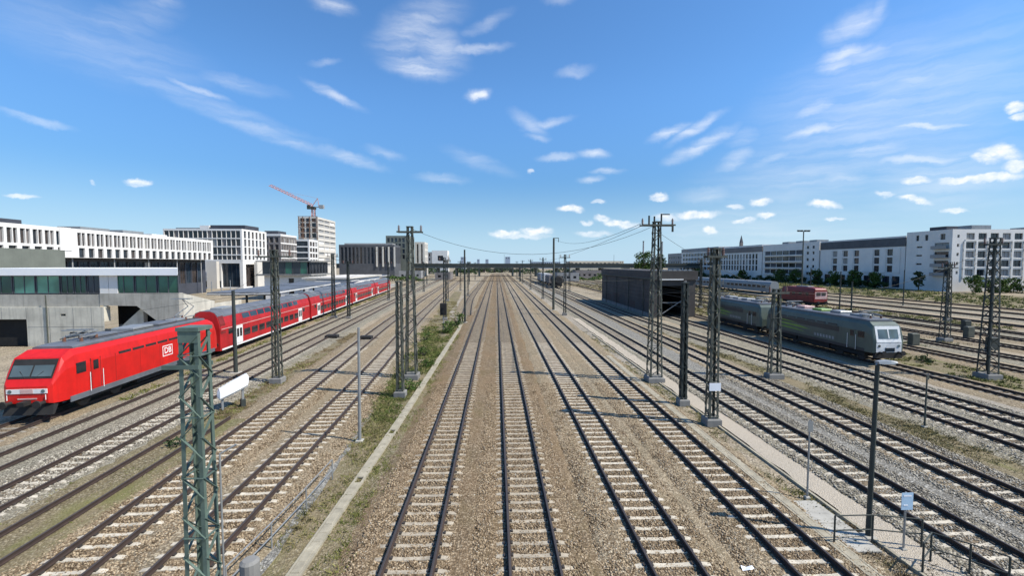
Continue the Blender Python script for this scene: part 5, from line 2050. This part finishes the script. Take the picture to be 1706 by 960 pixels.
# ---- apartment blocks on the right: facades face the tracks (normal -X)
def tracks_block(label, x, ya, yb, z1, wall, wins, mats, depth=14, extra=None, band=None):
    """ya < yb; u runs from the far end towards the camera"""
    r = bld('apartment_building', label, x, ya, 'building', 0, 'apartment blocks beyond the yard')
    block(r, 0, depth, 0, yb - ya, 0, z1, wall, Wf=wins, S=mats or [], recess=.3)
    if band:
        mb = MB()
        mb.box(-.12, depth, -.12, yb - ya + .12, band[0], band[1])
        mb.build('attic_band', band[2], r)
    if extra:
        extra(r, yb - ya)
    return r


# corner block: left part faces the tracks, right part faces the camera
c1 = bld('apartment_building', 'pale corner apartment block with balconies and a bright window grid, nearest on the right', 152.5, 144, 'building', 0, 'apartment blocks beyond the yard')
fl = [2.0 + 3.05 * k for k in range(6)]
W1 = []
for k, z in enumerate(fl):
    if 0 < k < 5:
        W1.append((4.0, 6.2, z + .9, z + 1.5, 'glass_dark'))
        W1.append((10.6, 15.6, z + .5, z + 2.4, random.choice(['glass_dark', 'glass_blue']), 2))
    if k == 5:
        W1.append((3.6, 4.8, z + .4, z + 2.4, 'glass_dark'))
        W1.append((7.0, 8.2, z + .4, z + 2.4, 'glass_dark'))
        W1.append((12.5, 14.2, z + .4, z + 2.4, 'glass_dark'))
S1 = []
for k, z in enumerate(fl):
    if k == 0:
        continue
    S1.append((1.7, 2.5, z + .9, z + 1.9, 'glass_dark'))
    for q in range(6):
        a = 4.85 + q * 4.2
        S1.append((a, a + 2.9, z + .35, z + 2.45, random.choice(['glass_dark', 'glass_dark', 'glass_blue', 'facade_grey']), 2))
block(c1, 0, 42, 0, 16.6, 0, 21.0, 'facade_cool', Wf=W1, S=S1, recess=.4)
mb = MB()
mb.box(4.3, 42, -.25, -.04, 17.0, 17.5)
for z in fl[1:6]:
    mb.box(4.3, 30, -.16, -.04, z - .1, z + .25)
for q in range(7):
    mb.box(3.9 + q * 4.2, 4.5 + q * 4.2, -.30, -.17, 4.4, 17.0)
mb.build('white_grid', 'facade_white', c1)
for z in fl[1:5]:
    mb = MB()
    mb.box(-1.25, -.02, .9, 6.2, z + .2, z + .4)
    mb.box(-1.25, -1.18, .9, 6.2, z + .4, z + 1.35)
    mb.build('balcony', 'facade_grey', c1)
for a, b, h in ((3, 7, 22.4), (12, 19, 22.8), (33, 37, 22.2)):
    mb = MB()
    mb.box(a, b, 5, 11, 20.6, h)
    mb.build('roof_plant', 'train_grey' if a > 5 else 'roof_dark', c1)

rows5 = [2.8, 6.0, 9.2, 12.4, 15.6]
w2 = []
for z in rows5[1:4]:
    for c in (9.0, 15.0, 21.0, 31.0, 37.0):
        w2.append((c - 1.25, c + 1.25, z + .2, z + 2.7, 'glass_dark', 2))
for c in range(9):
    w2.append((3 + c * 4.4, 6.4 + c * 4.4, .4, 4.6, random.choice(['glass_dark', 'glass_blue']), 3))


def b2x(r, l):
    mb = MB()
    mb.box(-.25, -.02, 3.0, 41.0, 6.0, 15.3)
    # plain white cladding panel in front of the wall with gaps at the windows: built as strips
    mb = MB()
    for a, b in ((4.0, 7.3), (10.7, 13.3), (16.7, 19.3), (22.7, 29.3), (32.7, 35.3), (38.7, 41.6)):
        mb.box(-.22, -.02, l - b, l - a, 5.9, 15.4)
    mb.build('white_cladding', 'facade_white', r)
    for k in range(8):
        mb = MB()
        a = 3 + k * 4.9
        mb.box(-.05, .0, a, a + 4.1, 16.3, 19.0)
        mb.build('attic_window', 'glass_dark', r)


tracks_block('white clad apartment block with a dark attic storey, left of the pale corner block', 153, 161.5, 205, 19.9, 'facade_cool', w2, None, 14, b2x, (16.0, 19.3, 'facade_dark'))
w3 = []
for z in (4.2, 7.6, 11.0, 14.2):
    w3 += [(2 + k * 5.2, 7.0 + k * 5.2, z, z + 2.2, random.choice(['glass_dark', 'glass_blue', 'facade_dark']), 3) for k in range(6)]
w3 += [(36, 37.6, z, z + 1.4, 'glass_dark') for z in (4, 7.4, 10.8, 14.0, 16.8)]
w3 += [(40, 41.4, z, z + 1.4, 'glass_dark') for z in (4, 7.4, 10.8, 14.0, 16.8)]


def b3x(r, l):
    for z in (3.5, 6.9, 10.3, 13.5):
        mb = MB()
        mb.box(-1.1, -.02, l - 33.5, l - 1.5, z, z + .65)
        mb.build('balcony', 'facade_cool', r)
    for a in (6, 16, 27):
        mb = MB()
        mb.box(3, 9, a, a + 5, 19.6, 21.2)
        mb.build('roof_plant', 'train_grey', r)


tracks_block('grey apartment block with long horizontal balcony bands', 153, 206, 250.5, 20.0, 'facade_cool', w3, None, 14, b3x)
w4 = [(3 + k * 3.35, 5.0 + k * 3.35, z, z + 3.0, 'glass_dark') for k in range(13) for z in (5.4, 8.9, 12.4)]
tracks_block('white apartment block with close vertical windows and a dark roof storey', 153, 251.5, 301, 20.6, 'facade_white', w4, None, 14, None, (16.4, 19.6, 'facade_taupe'))
w4 += [(3 + k * 4.5, 6.9 + k * 4.5, .4, 3.8, random.choice(['glass_dark', 'facade_taupe'])) for k in range(10)]
w5 = [(3 + k * 5.2, 7.4 + k * 5.2, z, z + 2.2, random.choice(['glass_dark', 'glass_warm'])) for k in range(11) for z in (5.0, 8.4, 11.8, 15.2)]
tracks_block('farthest grey-white apartment block in the row, by the green tree', 153, 302, 363, 21.4, 'facade_cool', w5, None, 14, None, (18.6, 21.0, 'facade_grey'))
w6 = [(3 + k * 5.2, 6.0 + k * 5.2, z, z + 1.7, 'glass_dark') for k in range(7) for z in (6, 10, 14)]
tracks_block('small hazy block behind the end of the apartment row', 160, 366, 410, 18.8, 'facade_grey', w6, None, 14)

# church steeple and chimneys
def steeple(label, x, y, w, h0, h1):
    r = thing('church_steeple', label, 'steeple', (x, y, GZ))
    mb = MB()
    mb.box(-w / 2, w / 2, -w / 2, w / 2, 0, h0)
    mb.build('tower', 'facade_taupe', r)
    mb = MB()
    mb.loft([[(-w / 2, -w / 2, h0), (w / 2, -w / 2, h0), (w / 2, w / 2, h0), (-w / 2, w / 2, h0)], [(-.1, -.1, h1), (.1, -.1, h1), (.1, .1, h1), (-.1, .1, h1)]])
    mb.build('spire', 'roof_dark', r)


steeple('thin dark church spire poking above the white apartment roofs', 330, 590, 3.4, 38, 48)
for x, y, h, lb in ((110, 330, 26, 'thin dark chimney pole right behind the green tree'), (128, 340, 26, 'second thin chimney pole between the green tree and the apartment row')):
    r = thing('chimney', lb, 'chimney', (x, y, GZ))
    mb = MB()
    mb.tube((0, 0, 0), (0, 0, h), .7, .5, 10)
    mb.build('stack', 'facade_grey', r)
    mb = MB()
    mb.tube((0, 0, h), (0, 0, h + .5), .65, .65, 10)
    mb.build('rim', 'facade_dark', r)
lowb = bld('warehouse', 'long low pale warehouse beyond the shed roof', 66, 400)
block(lowb, 0, 46, 0, 18, 0, 11.8, 'cream', S=grid(46, 12, .55, [(8, 10.4)], ['glass_blue', 'facade_grey']))


# ------------------------------------------------------------------ trees and bushes
def tree(label, x, y, h, rad, mat='leaf_green', n=1500, group='trees before the apartment blocks', name='tree', trunk=True, low=.25, leaf=.34):
    r = thing(name, label, 'tree' if trunk else 'shrub', (x, y, GZ), random.uniform(0, 6), group)
    th = h * .45
    mb = MB()
    if trunk:
        mb.tube((0, 0, 0), (.1, 0, th), h * .028, h * .017, 8)
        for k in range(7):
            a = k * 2.4
            rr = rad * random.uniform(.45, .75)
            mb.tube((.05, 0, th * random.uniform(.6, 1)), (rr * math.cos(a), rr * math.sin(a), th + (h - th) * random.uniform(.15, .6)), h * .012, h * .004, 5)
        mb.tube((.1, 0, th), (0, .1, h * .9), h * .017, h * .004, 6)
    else:
        for k in range(5):
            a = k * 1.3
            mb.tube((0, 0, 0), (rad * .5 * math.cos(a), rad * .5 * math.sin(a), h * .6), .05, .02, 5)
    mb.build('trunk' if trunk else 'stems', 'bark', r)
    cl = []
    z0 = h * low
    for k in range(int(14 + rad * 4)):
        t = random.random()
        z = lerp(z0, h * .93, t)
        env = rad * math.sin(PI * min(1, max(.08, (z - z0) / (h - z0) * .92 + .08))) ** .6
        a = random.uniform(0, 2 * PI)
        q = env * random.uniform(.35, .9)
        cl.append((q * math.cos(a), q * math.sin(a), z, rad * random.uniform(.22, .42)))
    vs, fs = [], []
    for k in range(n):
        cx, cy, cz, cr_ = random.choice(cl)
        v = Vector((random.gauss(0, 1), random.gauss(0, 1), random.gauss(0, .8)))
        v = v.normalized() * cr_ * random.uniform(.55, 1.08)
        c = Vector((cx, cy, cz)) + v
        c.z = max(c.z, .1)
        a = Vector((random.gauss(0, 1), random.gauss(0, 1), random.gauss(0, .7))).normalized()
        b = a.cross(Vector((random.gauss(0, 1), random.gauss(0, 1), random.gauss(0, 1)))).normalized()
        s1, s2 = leaf * random.uniform(.6, 1.3), leaf * random.uniform(.4, .9)
        o = len(vs)
        vs += [c - a * s1, c - b * s2 * .6, c + a * s1, c + b * s2]
        fs.append((o, o + 1, o + 2, o + 3))
    mb = MB()
    mb.add(vs, fs)
    mb.build('crown', mat, r)
    return r


tree('round green tree standing above the shed roof, left of the chimney poles', 101, 300, 18, 7.2, 'leaf_green', 2600, leaf=.55)
tree('darker tree behind the round green one by the chimneys', 118, 318, 17, 5.0, 'leaf_dark', 1400, leaf=.55)
tree('leafy green bush row end in front of the bright window grid', 156, 139, 5.6, 3.0, 'leaf_green', 1100, low=.1)
tree('broad green bush under the middle of the bright window grid', 162, 138.5, 4.4, 3.2, 'leaf_green', 1100, low=.08)
tree('green bush right of the broad one at the bright window grid', 167.5, 138, 4.6, 2.8, 'leaf_green', 1000, low=.08)
tree('dark full tree at the right picture edge before the corner block', 173, 134, 8.2, 4.2, 'leaf_green', 1800, low=.12)
tree('slim tree against the slit windows of the corner block', 147.5, 150, 7.2, 1.9, 'leaf_dark', 700)
for k, (y, h, rr, lb) in enumerate([(168, 7.5, 2.6, 'dark street tree nearest the corner block, before the white clad block'), (178, 8.2, 3.0, 'second dark street tree before the white clad block'), (189, 7.6, 2.8, 'dark street tree before the middle of the white clad block'), (200, 8, 3.0, 'dark street tree at the far end of the white clad block'),
                                    (214, 8.6, 3.4, 'bushy tree before the balcony-banded block, right half'), (226, 8.0, 3.4, 'bushy tree before the balcony-banded block, left half'), (262, 8, 3, 'tree before the block with close vertical windows'), (318, 8, 3.4, 'tree before the farthest apartment block')]):
    tree(lb, 147.5, y, h * .8, rr, 'leaf_green', 1100, low=.12, leaf=.4)
tree('low green shrub lying in the yard grass beside the dark lattice mast', 40.6, 40.5, .55, .9, 'leaf_dark', 260, None, 'shrub', False, .0, .10)
tree('small green shrub on the overgrown siding', -16.2, 22.6, .45, .55, 'leaf_dark', 160, None, 'shrub', False, .0, .08)
tree('green shrub at the foot of the verge mast pair', -6.5, 32.6, .8, .8, 'leaf_green', 260, None, 'shrub', False, .0, .09)
tree('green shrub below the bare pole at the verge end', -6.0, 67.5, 1.9, 1.3, 'leaf_green', 420, None, 'shrub', False, .0, .14)
tree('tall shrub beside the signal post on the verge', -6.6, 60, 1.6, 1.2, 'leaf_green', 380, None, 'shrub', False, .0, .14)
tree('leafy trees under the far bridge on the left, by the yellow slanted piers', -86, 345, 6.5, 6, 'leaf_green', 900, None, 'tree', True, .1, .5)
tree('green trees behind the bridge left end, between tower and piers', -70, 350, 6.0, 6, 'leaf_green', 900, None, 'tree', True, .1, .5)

# more lampposts and small trackside things in the yard
for k, (x, y, h) in enumerate([(47.8, 58, 7), (60.5, 76, 8), (72.5, 100, 8.5), (91, 96, 8)]):
    pole('yard_pole', ['thin dark yard pole right of the pale cab front', 'second thin yard pole, in front of the red shunter track', 'thin yard pole right behind the red shunter', 'thin yard pole before the white clad block'][k], 'pole', x, y, h, .12, 'mast_dark')
for k, (x, y) in enumerate([(53.8, 46), (60.0, 54), (66.2, 60), (47.9, 49)]):
    r = thing('relay_cabinet', ['small dark relay cabinet nearest the right lattice mast', 'small grey relay cabinet between yard tracks, second one', 'small grey relay cabinet farthest in the yard', 'small dark relay cabinet right of the pale cab front'][k], 'cabinet', (x, y, GZ), 0, 'yard relay cabinets')
    mb = MB()
    mb.cbox(-.45, .45, -.3, .3, 0, 1.4, .05)
    mb.build('case', ['mast_dark', 'mast_grey'][k % 2], r)
    mb = MB()
    mb.box(-.38, .38, -.325, -.302, .15, 1.25)
    mb.build('door', ['mast_dark', 'mast_grey'][k % 2], r)


# ------------------------------------------------------------------ greenery and clutter towards the horizon
def leaf_mass(name, boxes, n, mat, leaf):
    """foliage that reads as one mass: boxes of (x0, x1, y0, y1, h)"""
    vs, fs = [], []
    for (x0, x1, y0, y1, h) in boxes:
        for _ in range(n):
            x, y = random.uniform(x0, x1), random.uniform(y0, y1)
            top = h * (.55 + .28 * math.sin(x * .21 + y * .05) + .2 * math.sin(x * .53 + 1.3))
            c = Vector((x, y, GZ + top * random.random() ** .55))
            a = Vector((random.gauss(0, 1), random.gauss(0, 1), random.gauss(0, .7))).normalized()
            b = a.cross(Vector((random.gauss(0, 1), random.gauss(0, 1), random.gauss(0, 1)))).normalized()
            s1, s2 = leaf * random.uniform(.6, 1.3), leaf * random.uniform(.4, .9)
            o = len(vs)
            vs += [c - a * s1, c - b * s2 * .6, c + a * s1, c + b * s2]
            fs.append((o, o + 1, o + 2, o + 3))
    mb = MB()
    mb.add(vs, fs)
    return stuff(mb.build(name, mat))


leaf_mass('undergrowth', [(-120, -18, 400, 420, 7.0), (22, 140, 395, 415, 7.0), (-40, 30, 470, 490, 6.5), (-30, 20, 600, 640, 8)], 2600, 'leaf_dark', .9)
leaf_mass('undergrowth', [(28, 60, 250, 262, 3.2), (62, 120, 262, 276, 4.5), (-70, -40, 240, 250, 3.5)], 1100, 'leaf_green', .6)
for k, (x0, y0, y1, h, lb) in enumerate([(146.2, 162, 204, 2.6, 'dark hedge running along the foot of the white clad block'), (146.2, 207, 250, 3.0, 'hedge running along the foot of the balcony-banded block'), (146.0, 253, 300, 2.8, 'hedge along the foot of the block with close vertical windows'), (146.0, 304, 362, 3.0, 'hedge along the foot of the farthest apartment block')]):
    r = thing('hedge', lb, 'hedge', (x0, y0, GZ), 0, 'hedges along the apartment blocks')
    vs, fs = [], []
    l = y1 - y0
    for _ in range(1500):
        c = Vector((random.uniform(0, 2.2), random.uniform(0, l), 0))
        c.z = h * (.7 + .3 * math.sin(c.y * .7 + k)) * random.random() ** .5
        a = Vector((random.gauss(0, 1), random.gauss(0, 1), random.gauss(0, .7))).normalized()
        b = a.cross(Vector((random.gauss(0, 1), random.gauss(0, 1), random.gauss(0, 1)))).normalized()
        o = len(vs)
        vs += [c - a * .42, c - b * .25, c + a * .42, c + b * .3]
        fs.append((o, o + 1, o + 2, o + 3))
    mb = MB()
    mb.add(vs, fs)
    mb.build('foliage', 'leaf_dark', r)
strip_sheet('meadow', [(60, 110, 150), (110, 109, 152), (160, 106, 150), (230, 100, 150), (330, 95, 150)], GZ + .004, 'soil_dry')
grass('grass', [(70, 110, 148), (120, 108, 145), (170, 106, 145), (240, 100, 145)], 26000, .6, 'grass_green', 1.2, .03)
grass('grass', [(48, 46.9, 48.9), (70, 46.8, 48.8), (100, 46.4, 48.4)], 5000, .25, 'grass_green', .35, .015)
grass('grass', [(46, 52.4, 55.0), (70, 52.4, 55.0), (110, 52, 54.6)], 6000, .22, 'grass_dry', .35, .015)
grass('grass', [(60, 70.6, 75.0), (90, 70.6, 75.0), (130, 70, 74)], 8000, .3, 'grass_green', .5, .02)


# ------------------------------------------------------------------ loose stones on the near ballast
import numpy as np
rng = np.random.default_rng(5)
RAILX = []
for key in ('A', 'B', 'C', 'D', 'E', 'F', 'T1', 'T2', 'T3', 'G', 'H'):
    RAILX.append(TRK[key])


def stones(name, n, x0, x1, y0, y1, size, mat, avoid=True):
    y = y0 + (y1 - y0) * rng.random(n) ** 1.35
    x = x0 + (x1 - x0) * rng.random(n)
    keep = np.ones(n, bool)
    z = np.full(n, GZ - .005)
    for pts in RAILX:
        ys_ = np.array([p[1] for p in pts], float)
        xs_ = np.array([p[0] for p in pts], float)
        cx = np.interp(y, ys_, xs_)
        d = np.abs(x - cx)
        on = d < 1.85
        z[on] = -.012
        sl = (d >= 1.85) & (d < 2.55)
        z[sl] = -.012 - (d[sl] - 1.85) / .7 * .09
        keep &= np.abs(d - .752) > .10
    x, y, z = x[keep], y[keep], z[keep]
    n = len(x)
    base = np.array([(1, 0, 0), (0, 1, 0), (-1, 0, 0), (0, -1, 0), (0, 0, 1), (0, 0, -1)], float)
    tri = np.array([(0, 1, 4), (1, 2, 4), (2, 3, 4), (3, 0, 4), (1, 0, 5), (2, 1, 5), (3, 2, 5), (0, 3, 5)])
    sc = size * (.55 + .8 * rng.random((n, 1, 1))) * (.7 + .6 * rng.random((n, 6, 1)))
    ang = rng.random(n) * 2 * PI
    v = np.repeat(base[None], n, 0) * sc
    v[:, :, 2] *= .7
    v += (rng.random((n, 6, 3)) - .5) * size * .6
    c, s_ = np.cos(ang)[:, None], np.sin(ang)[:, None]
    vx = v[:, :, 0] * c - v[:, :, 1] * s_ + x[:, None]
    vy = v[:, :, 0] * s_ + v[:, :, 1] * c + y[:, None]
    vz = v[:, :, 2] + z[:, None] + size * .05
    V = np.stack([vx, vy, vz], 2).reshape(-1, 3)
    F = (tri[None] + (np.arange(n) * 6)[:, None, None]).reshape(-1, 3)
    me = bpy.data.meshes.new(name)
    me.vertices.add(len(V))
    me.vertices.foreach_set('co', V.ravel())
    me.loops.add(F.size)
    me.loops.foreach_set('vertex_index', F.ravel())
    me.polygons.add(len(F))
    me.polygons.foreach_set('loop_start', np.arange(len(F)) * 3)
    me.polygons.foreach_set('loop_total', np.full(len(F), 3))
    me.update()
    me.validate()
    me.materials.append(M[mat])
    return stuff(link(name, me))


def stonemat(name, a, b, c):
    m, nt, p = new_mat(name)
    g = nt.nodes.new('ShaderNodeNewGeometry')
    r = ramp(nt, g.outputs['Random Per Island'], [(0.05, a), (.5, b), (.95, c)])
    nt.links.new(r.outputs[0], p.inputs['Base Color'])
    p.inputs['Roughness'].default_value = .95
    p.inputs['Specular IOR Level'].default_value = .15
    M[name] = m


stonemat('stone_brown', (.085, .058, .034), (.215, .158, .098), (.43, .34, .225))
stonemat('stone_grey', (.105, .092, .072), (.235, .21, .165), (.48, .44, .36))
stones('gravel', 52000, -4.6, 3.4, 11, 34, .042, 'stone_brown')
stones('gravel', 44000, 3.4, 11.6, 11, 34, .042, 'stone_brown')
stones('gravel', 40000, 14.0, 22.6, 11, 36, .045, 'stone_grey')
stones('gravel', 44000, -15.0, -7.6, 11, 34, .042, 'stone_brown')
stones('gravel', 26000, -25.0, -18.2, 15, 36, .05, 'stone_grey')
stones('gravel', 16000, 24.8, 33, 18, 40, .05, 'stone_grey')
stones('gravel', 9000, -4.6, 11.6, 11, 30, .035, 'stone_grey')

# weeds that have taken hold in the ballast between the tracks
grass('weeds', [(12, -4.7, -4.2), (30, -4.7, -4.2), (60, -4.7, -4.3)], 5000, .10, 'grass_green', .3, .012)
grass('weeds', [(12, 3.0, 3.6), (34, 3.0, 3.6), (60, 3.0, 3.6)], 3000, .09, 'grass_green', .35, .012)
grass('weeds', [(14, 10.9, 12.4), (24, 10.9, 12.5), (40, 11.6, 12.6)], 5000, .12, 'grass_green', .35, .012)
grass('grass', [(26, -8.0, -5.9), (40, -9.0, -5.9), (66, -11.0, -5.9)], 22000, .22, 'weed_green', .4, .014)
for (x, y, h, r_, lb) in [(-7.4, 45, .9, .9, 'small green shrub halfway along the grassy verge'), (-6.3, 40, .7, .7, 'low green shrub on the verge behind the mast pair'), (-8.6, 54, 1.1, 1.0, 'green shrub on the verge towards the signal post')]:
    tree(lb, x, y, h, r_, 'leaf_green', 240, None, 'shrub', False, .0, .09)

# ------------------------------------------------------------------ more overhead line towards the vanishing point
far_rows = [(74, 'second'), (112, 'third'), (155, 'fourth'), (205, 'fifth'), (262, 'sixth')]
for k, (y, nth) in enumerate(far_rows):
    xl = path_x(TRK['T1'], y) + 2.6
    lattice_mast('distant lattice mast of the %s row along the left edge of the centre tracks' % nth, max(xl, -12.5) if k else -8.6, y, 10.4, .5, .36, 'mast_dark', panels=9, cross=[(9.9, -.9, .9)])
    lattice_mast('distant lattice mast of the %s row on the sandy strip right of the centre tracks' % nth, 12.4, y + 6, 11.0, .5, .36, 'mast_dark', panels=9, cross=[(10.5, -.9, .9)])
    lattice_mast('distant lattice mast of the %s row between the left tracks' % nth, path_x(TRK['T3'], y) - 2.1, y + 2, 9.8, .5, .36, 'mast_dark', panels=9, cross=[(9.4, -.9, .9)])
    wire('cross-span wire of the %s mast row over the centre tracks' % nth, (max(xl, -12.5) if k else -8.6, y, 9.6), (12.4, y + 6, 9.8), 1.5, .02)
rails_w = [('A', 'the track left of centre'), ('B', 'the middle track'), ('C', 'the first track right of centre'), ('D', 'the bright-sleeper track'), ('E', 'the track right of the path'), ('F', 'the track beyond the fresh ballast'), ('G', 'the swerving white-sleeper track'), ('I', 'the green locomotives'), ('T1', 'the first pale-sleeper track on the left'), ('T2', 'the second pale-sleeper track on the left'), ('T3', 'the track left of the overgrown siding'), ('T5', 'the red train')]
for key, nm in rails_w:
    pts = TRK[key]
    for (z, r_, w_) in ((5.6, .010, 'contact'), (6.9, .009, 'carrier')):
        mb = MB()
        prev = None
        o0 = Vector((path_x(pts, 36), 36, z))
        yv = 36.0
        while yv < 300:
            for q in range(4):
                t = q / 4
                c = Vector((path_x(pts, yv + 38 * t), yv + 38 * t, z - (1.0 * 4 * t * (1 - t) if w_ == 'carrier' else 0)))
                if prev is not None:
                    mb.tube(prev - o0, c - o0, r_ * (1 + yv / 120), None, 4, caps=False)
                prev = c
            yv += 38
        tag(mb.build('overhead_wire', 'mast_dark', None, o0), '%s wire strung along above %s beyond the tall masts' % (w_, nm), 'wire', 'overhead wires')

# head-spans over the left and right track groups
wire('cross-span wire from the tall verge mast to the slender mast by the white box', (-6.9, 36.0, 11.6), (-17.2, 35.1, 10.0), 1.2, .014)
wire('lower cross-span wire between the verge mast and the slender mast', (-6.9, 36.0, 7.6), (-17.2, 35.1, 7.6), .1, .012)
wire('cross-span wire from the slender mast to the dark thin pole by the first coach', (-17.2, 35.1, 9.8), (-22.2, 38.2, 7.0), .3, .012)
wire('cross-span wire from the tallest mast to the mast on the grass strip', (12.5, 34.4, 11.8), (22.6, 35.0, 7.1), .5, .014)
wire('cross-span wire from the grass strip mast to the dark yard mast', (22.6, 35.0, 7.1), (40.0, 34.4, 10.8), 1.6, .014)
wire('cross-span wire between the two dark yard masts', (40.0, 34.4, 10.6), (54.0, 51.3, 9.0), 1.0, .014)

# signal gantry and low sheds before the bridge
gy = 236
ga = thing('signal_gantry', 'dark signal gantry spanning the centre tracks just before the far bridge', 'gantry', (0, gy, GZ))
for x in (-14.5, 12.6):
    mb = MB()
    mb.box(x - .35, x + .35, -.5, .5, 0, 7.6)
    mb.build('leg', 'mast_dark', ga)
mb = MB()
for zz in (6.6, 7.6):
    mb.bar((-14.5, 0, zz), (12.6, 0, zz), .28)
for k in range(18):
    a = -14.5 + k * 1.5
    mb.bar((a, 0, 6.6 if k % 2 else 7.6), (a + 1.5, 0, 7.6 if k % 2 else 6.6), .14)
mb.build('truss', 'mast_dark', ga)
for x in (-6.5, -1.0, 2.8, 7.2):
    mb = MB()
    mb.cbox(x - .5, x + .5, -.6, -.2, 4.9, 6.6, .08)
    mb.build('signal_head', 'underframe', ga)
for x, y, w, d, h, mt, lb in ((-36, 262, 9, 16, 4.4, 'facade_taupe', 'low brown trackside shed left of the far gantry'), (33, 240, 12, 18, 4.6, 'facade_grey', 'low grey trackside shed right of the freight wagons'), (52, 290, 22, 14, 5.2, 'facade_taupe', 'long low brown shed under the far bridge on the right'), (-62, 285, 14, 14, 5.0, 'facade_grey', 'low grey shed near the tail of the red train')):
    r = bld('trackside_shed', lb, x, y, 'shed')
    block(r, 0, w, 0, d, 0, h, mt, S=grid(w, max(2, int(w / 3.5)), .45, [(1.4, 2.8)], 'glass_dark'), roof='roof_dark')
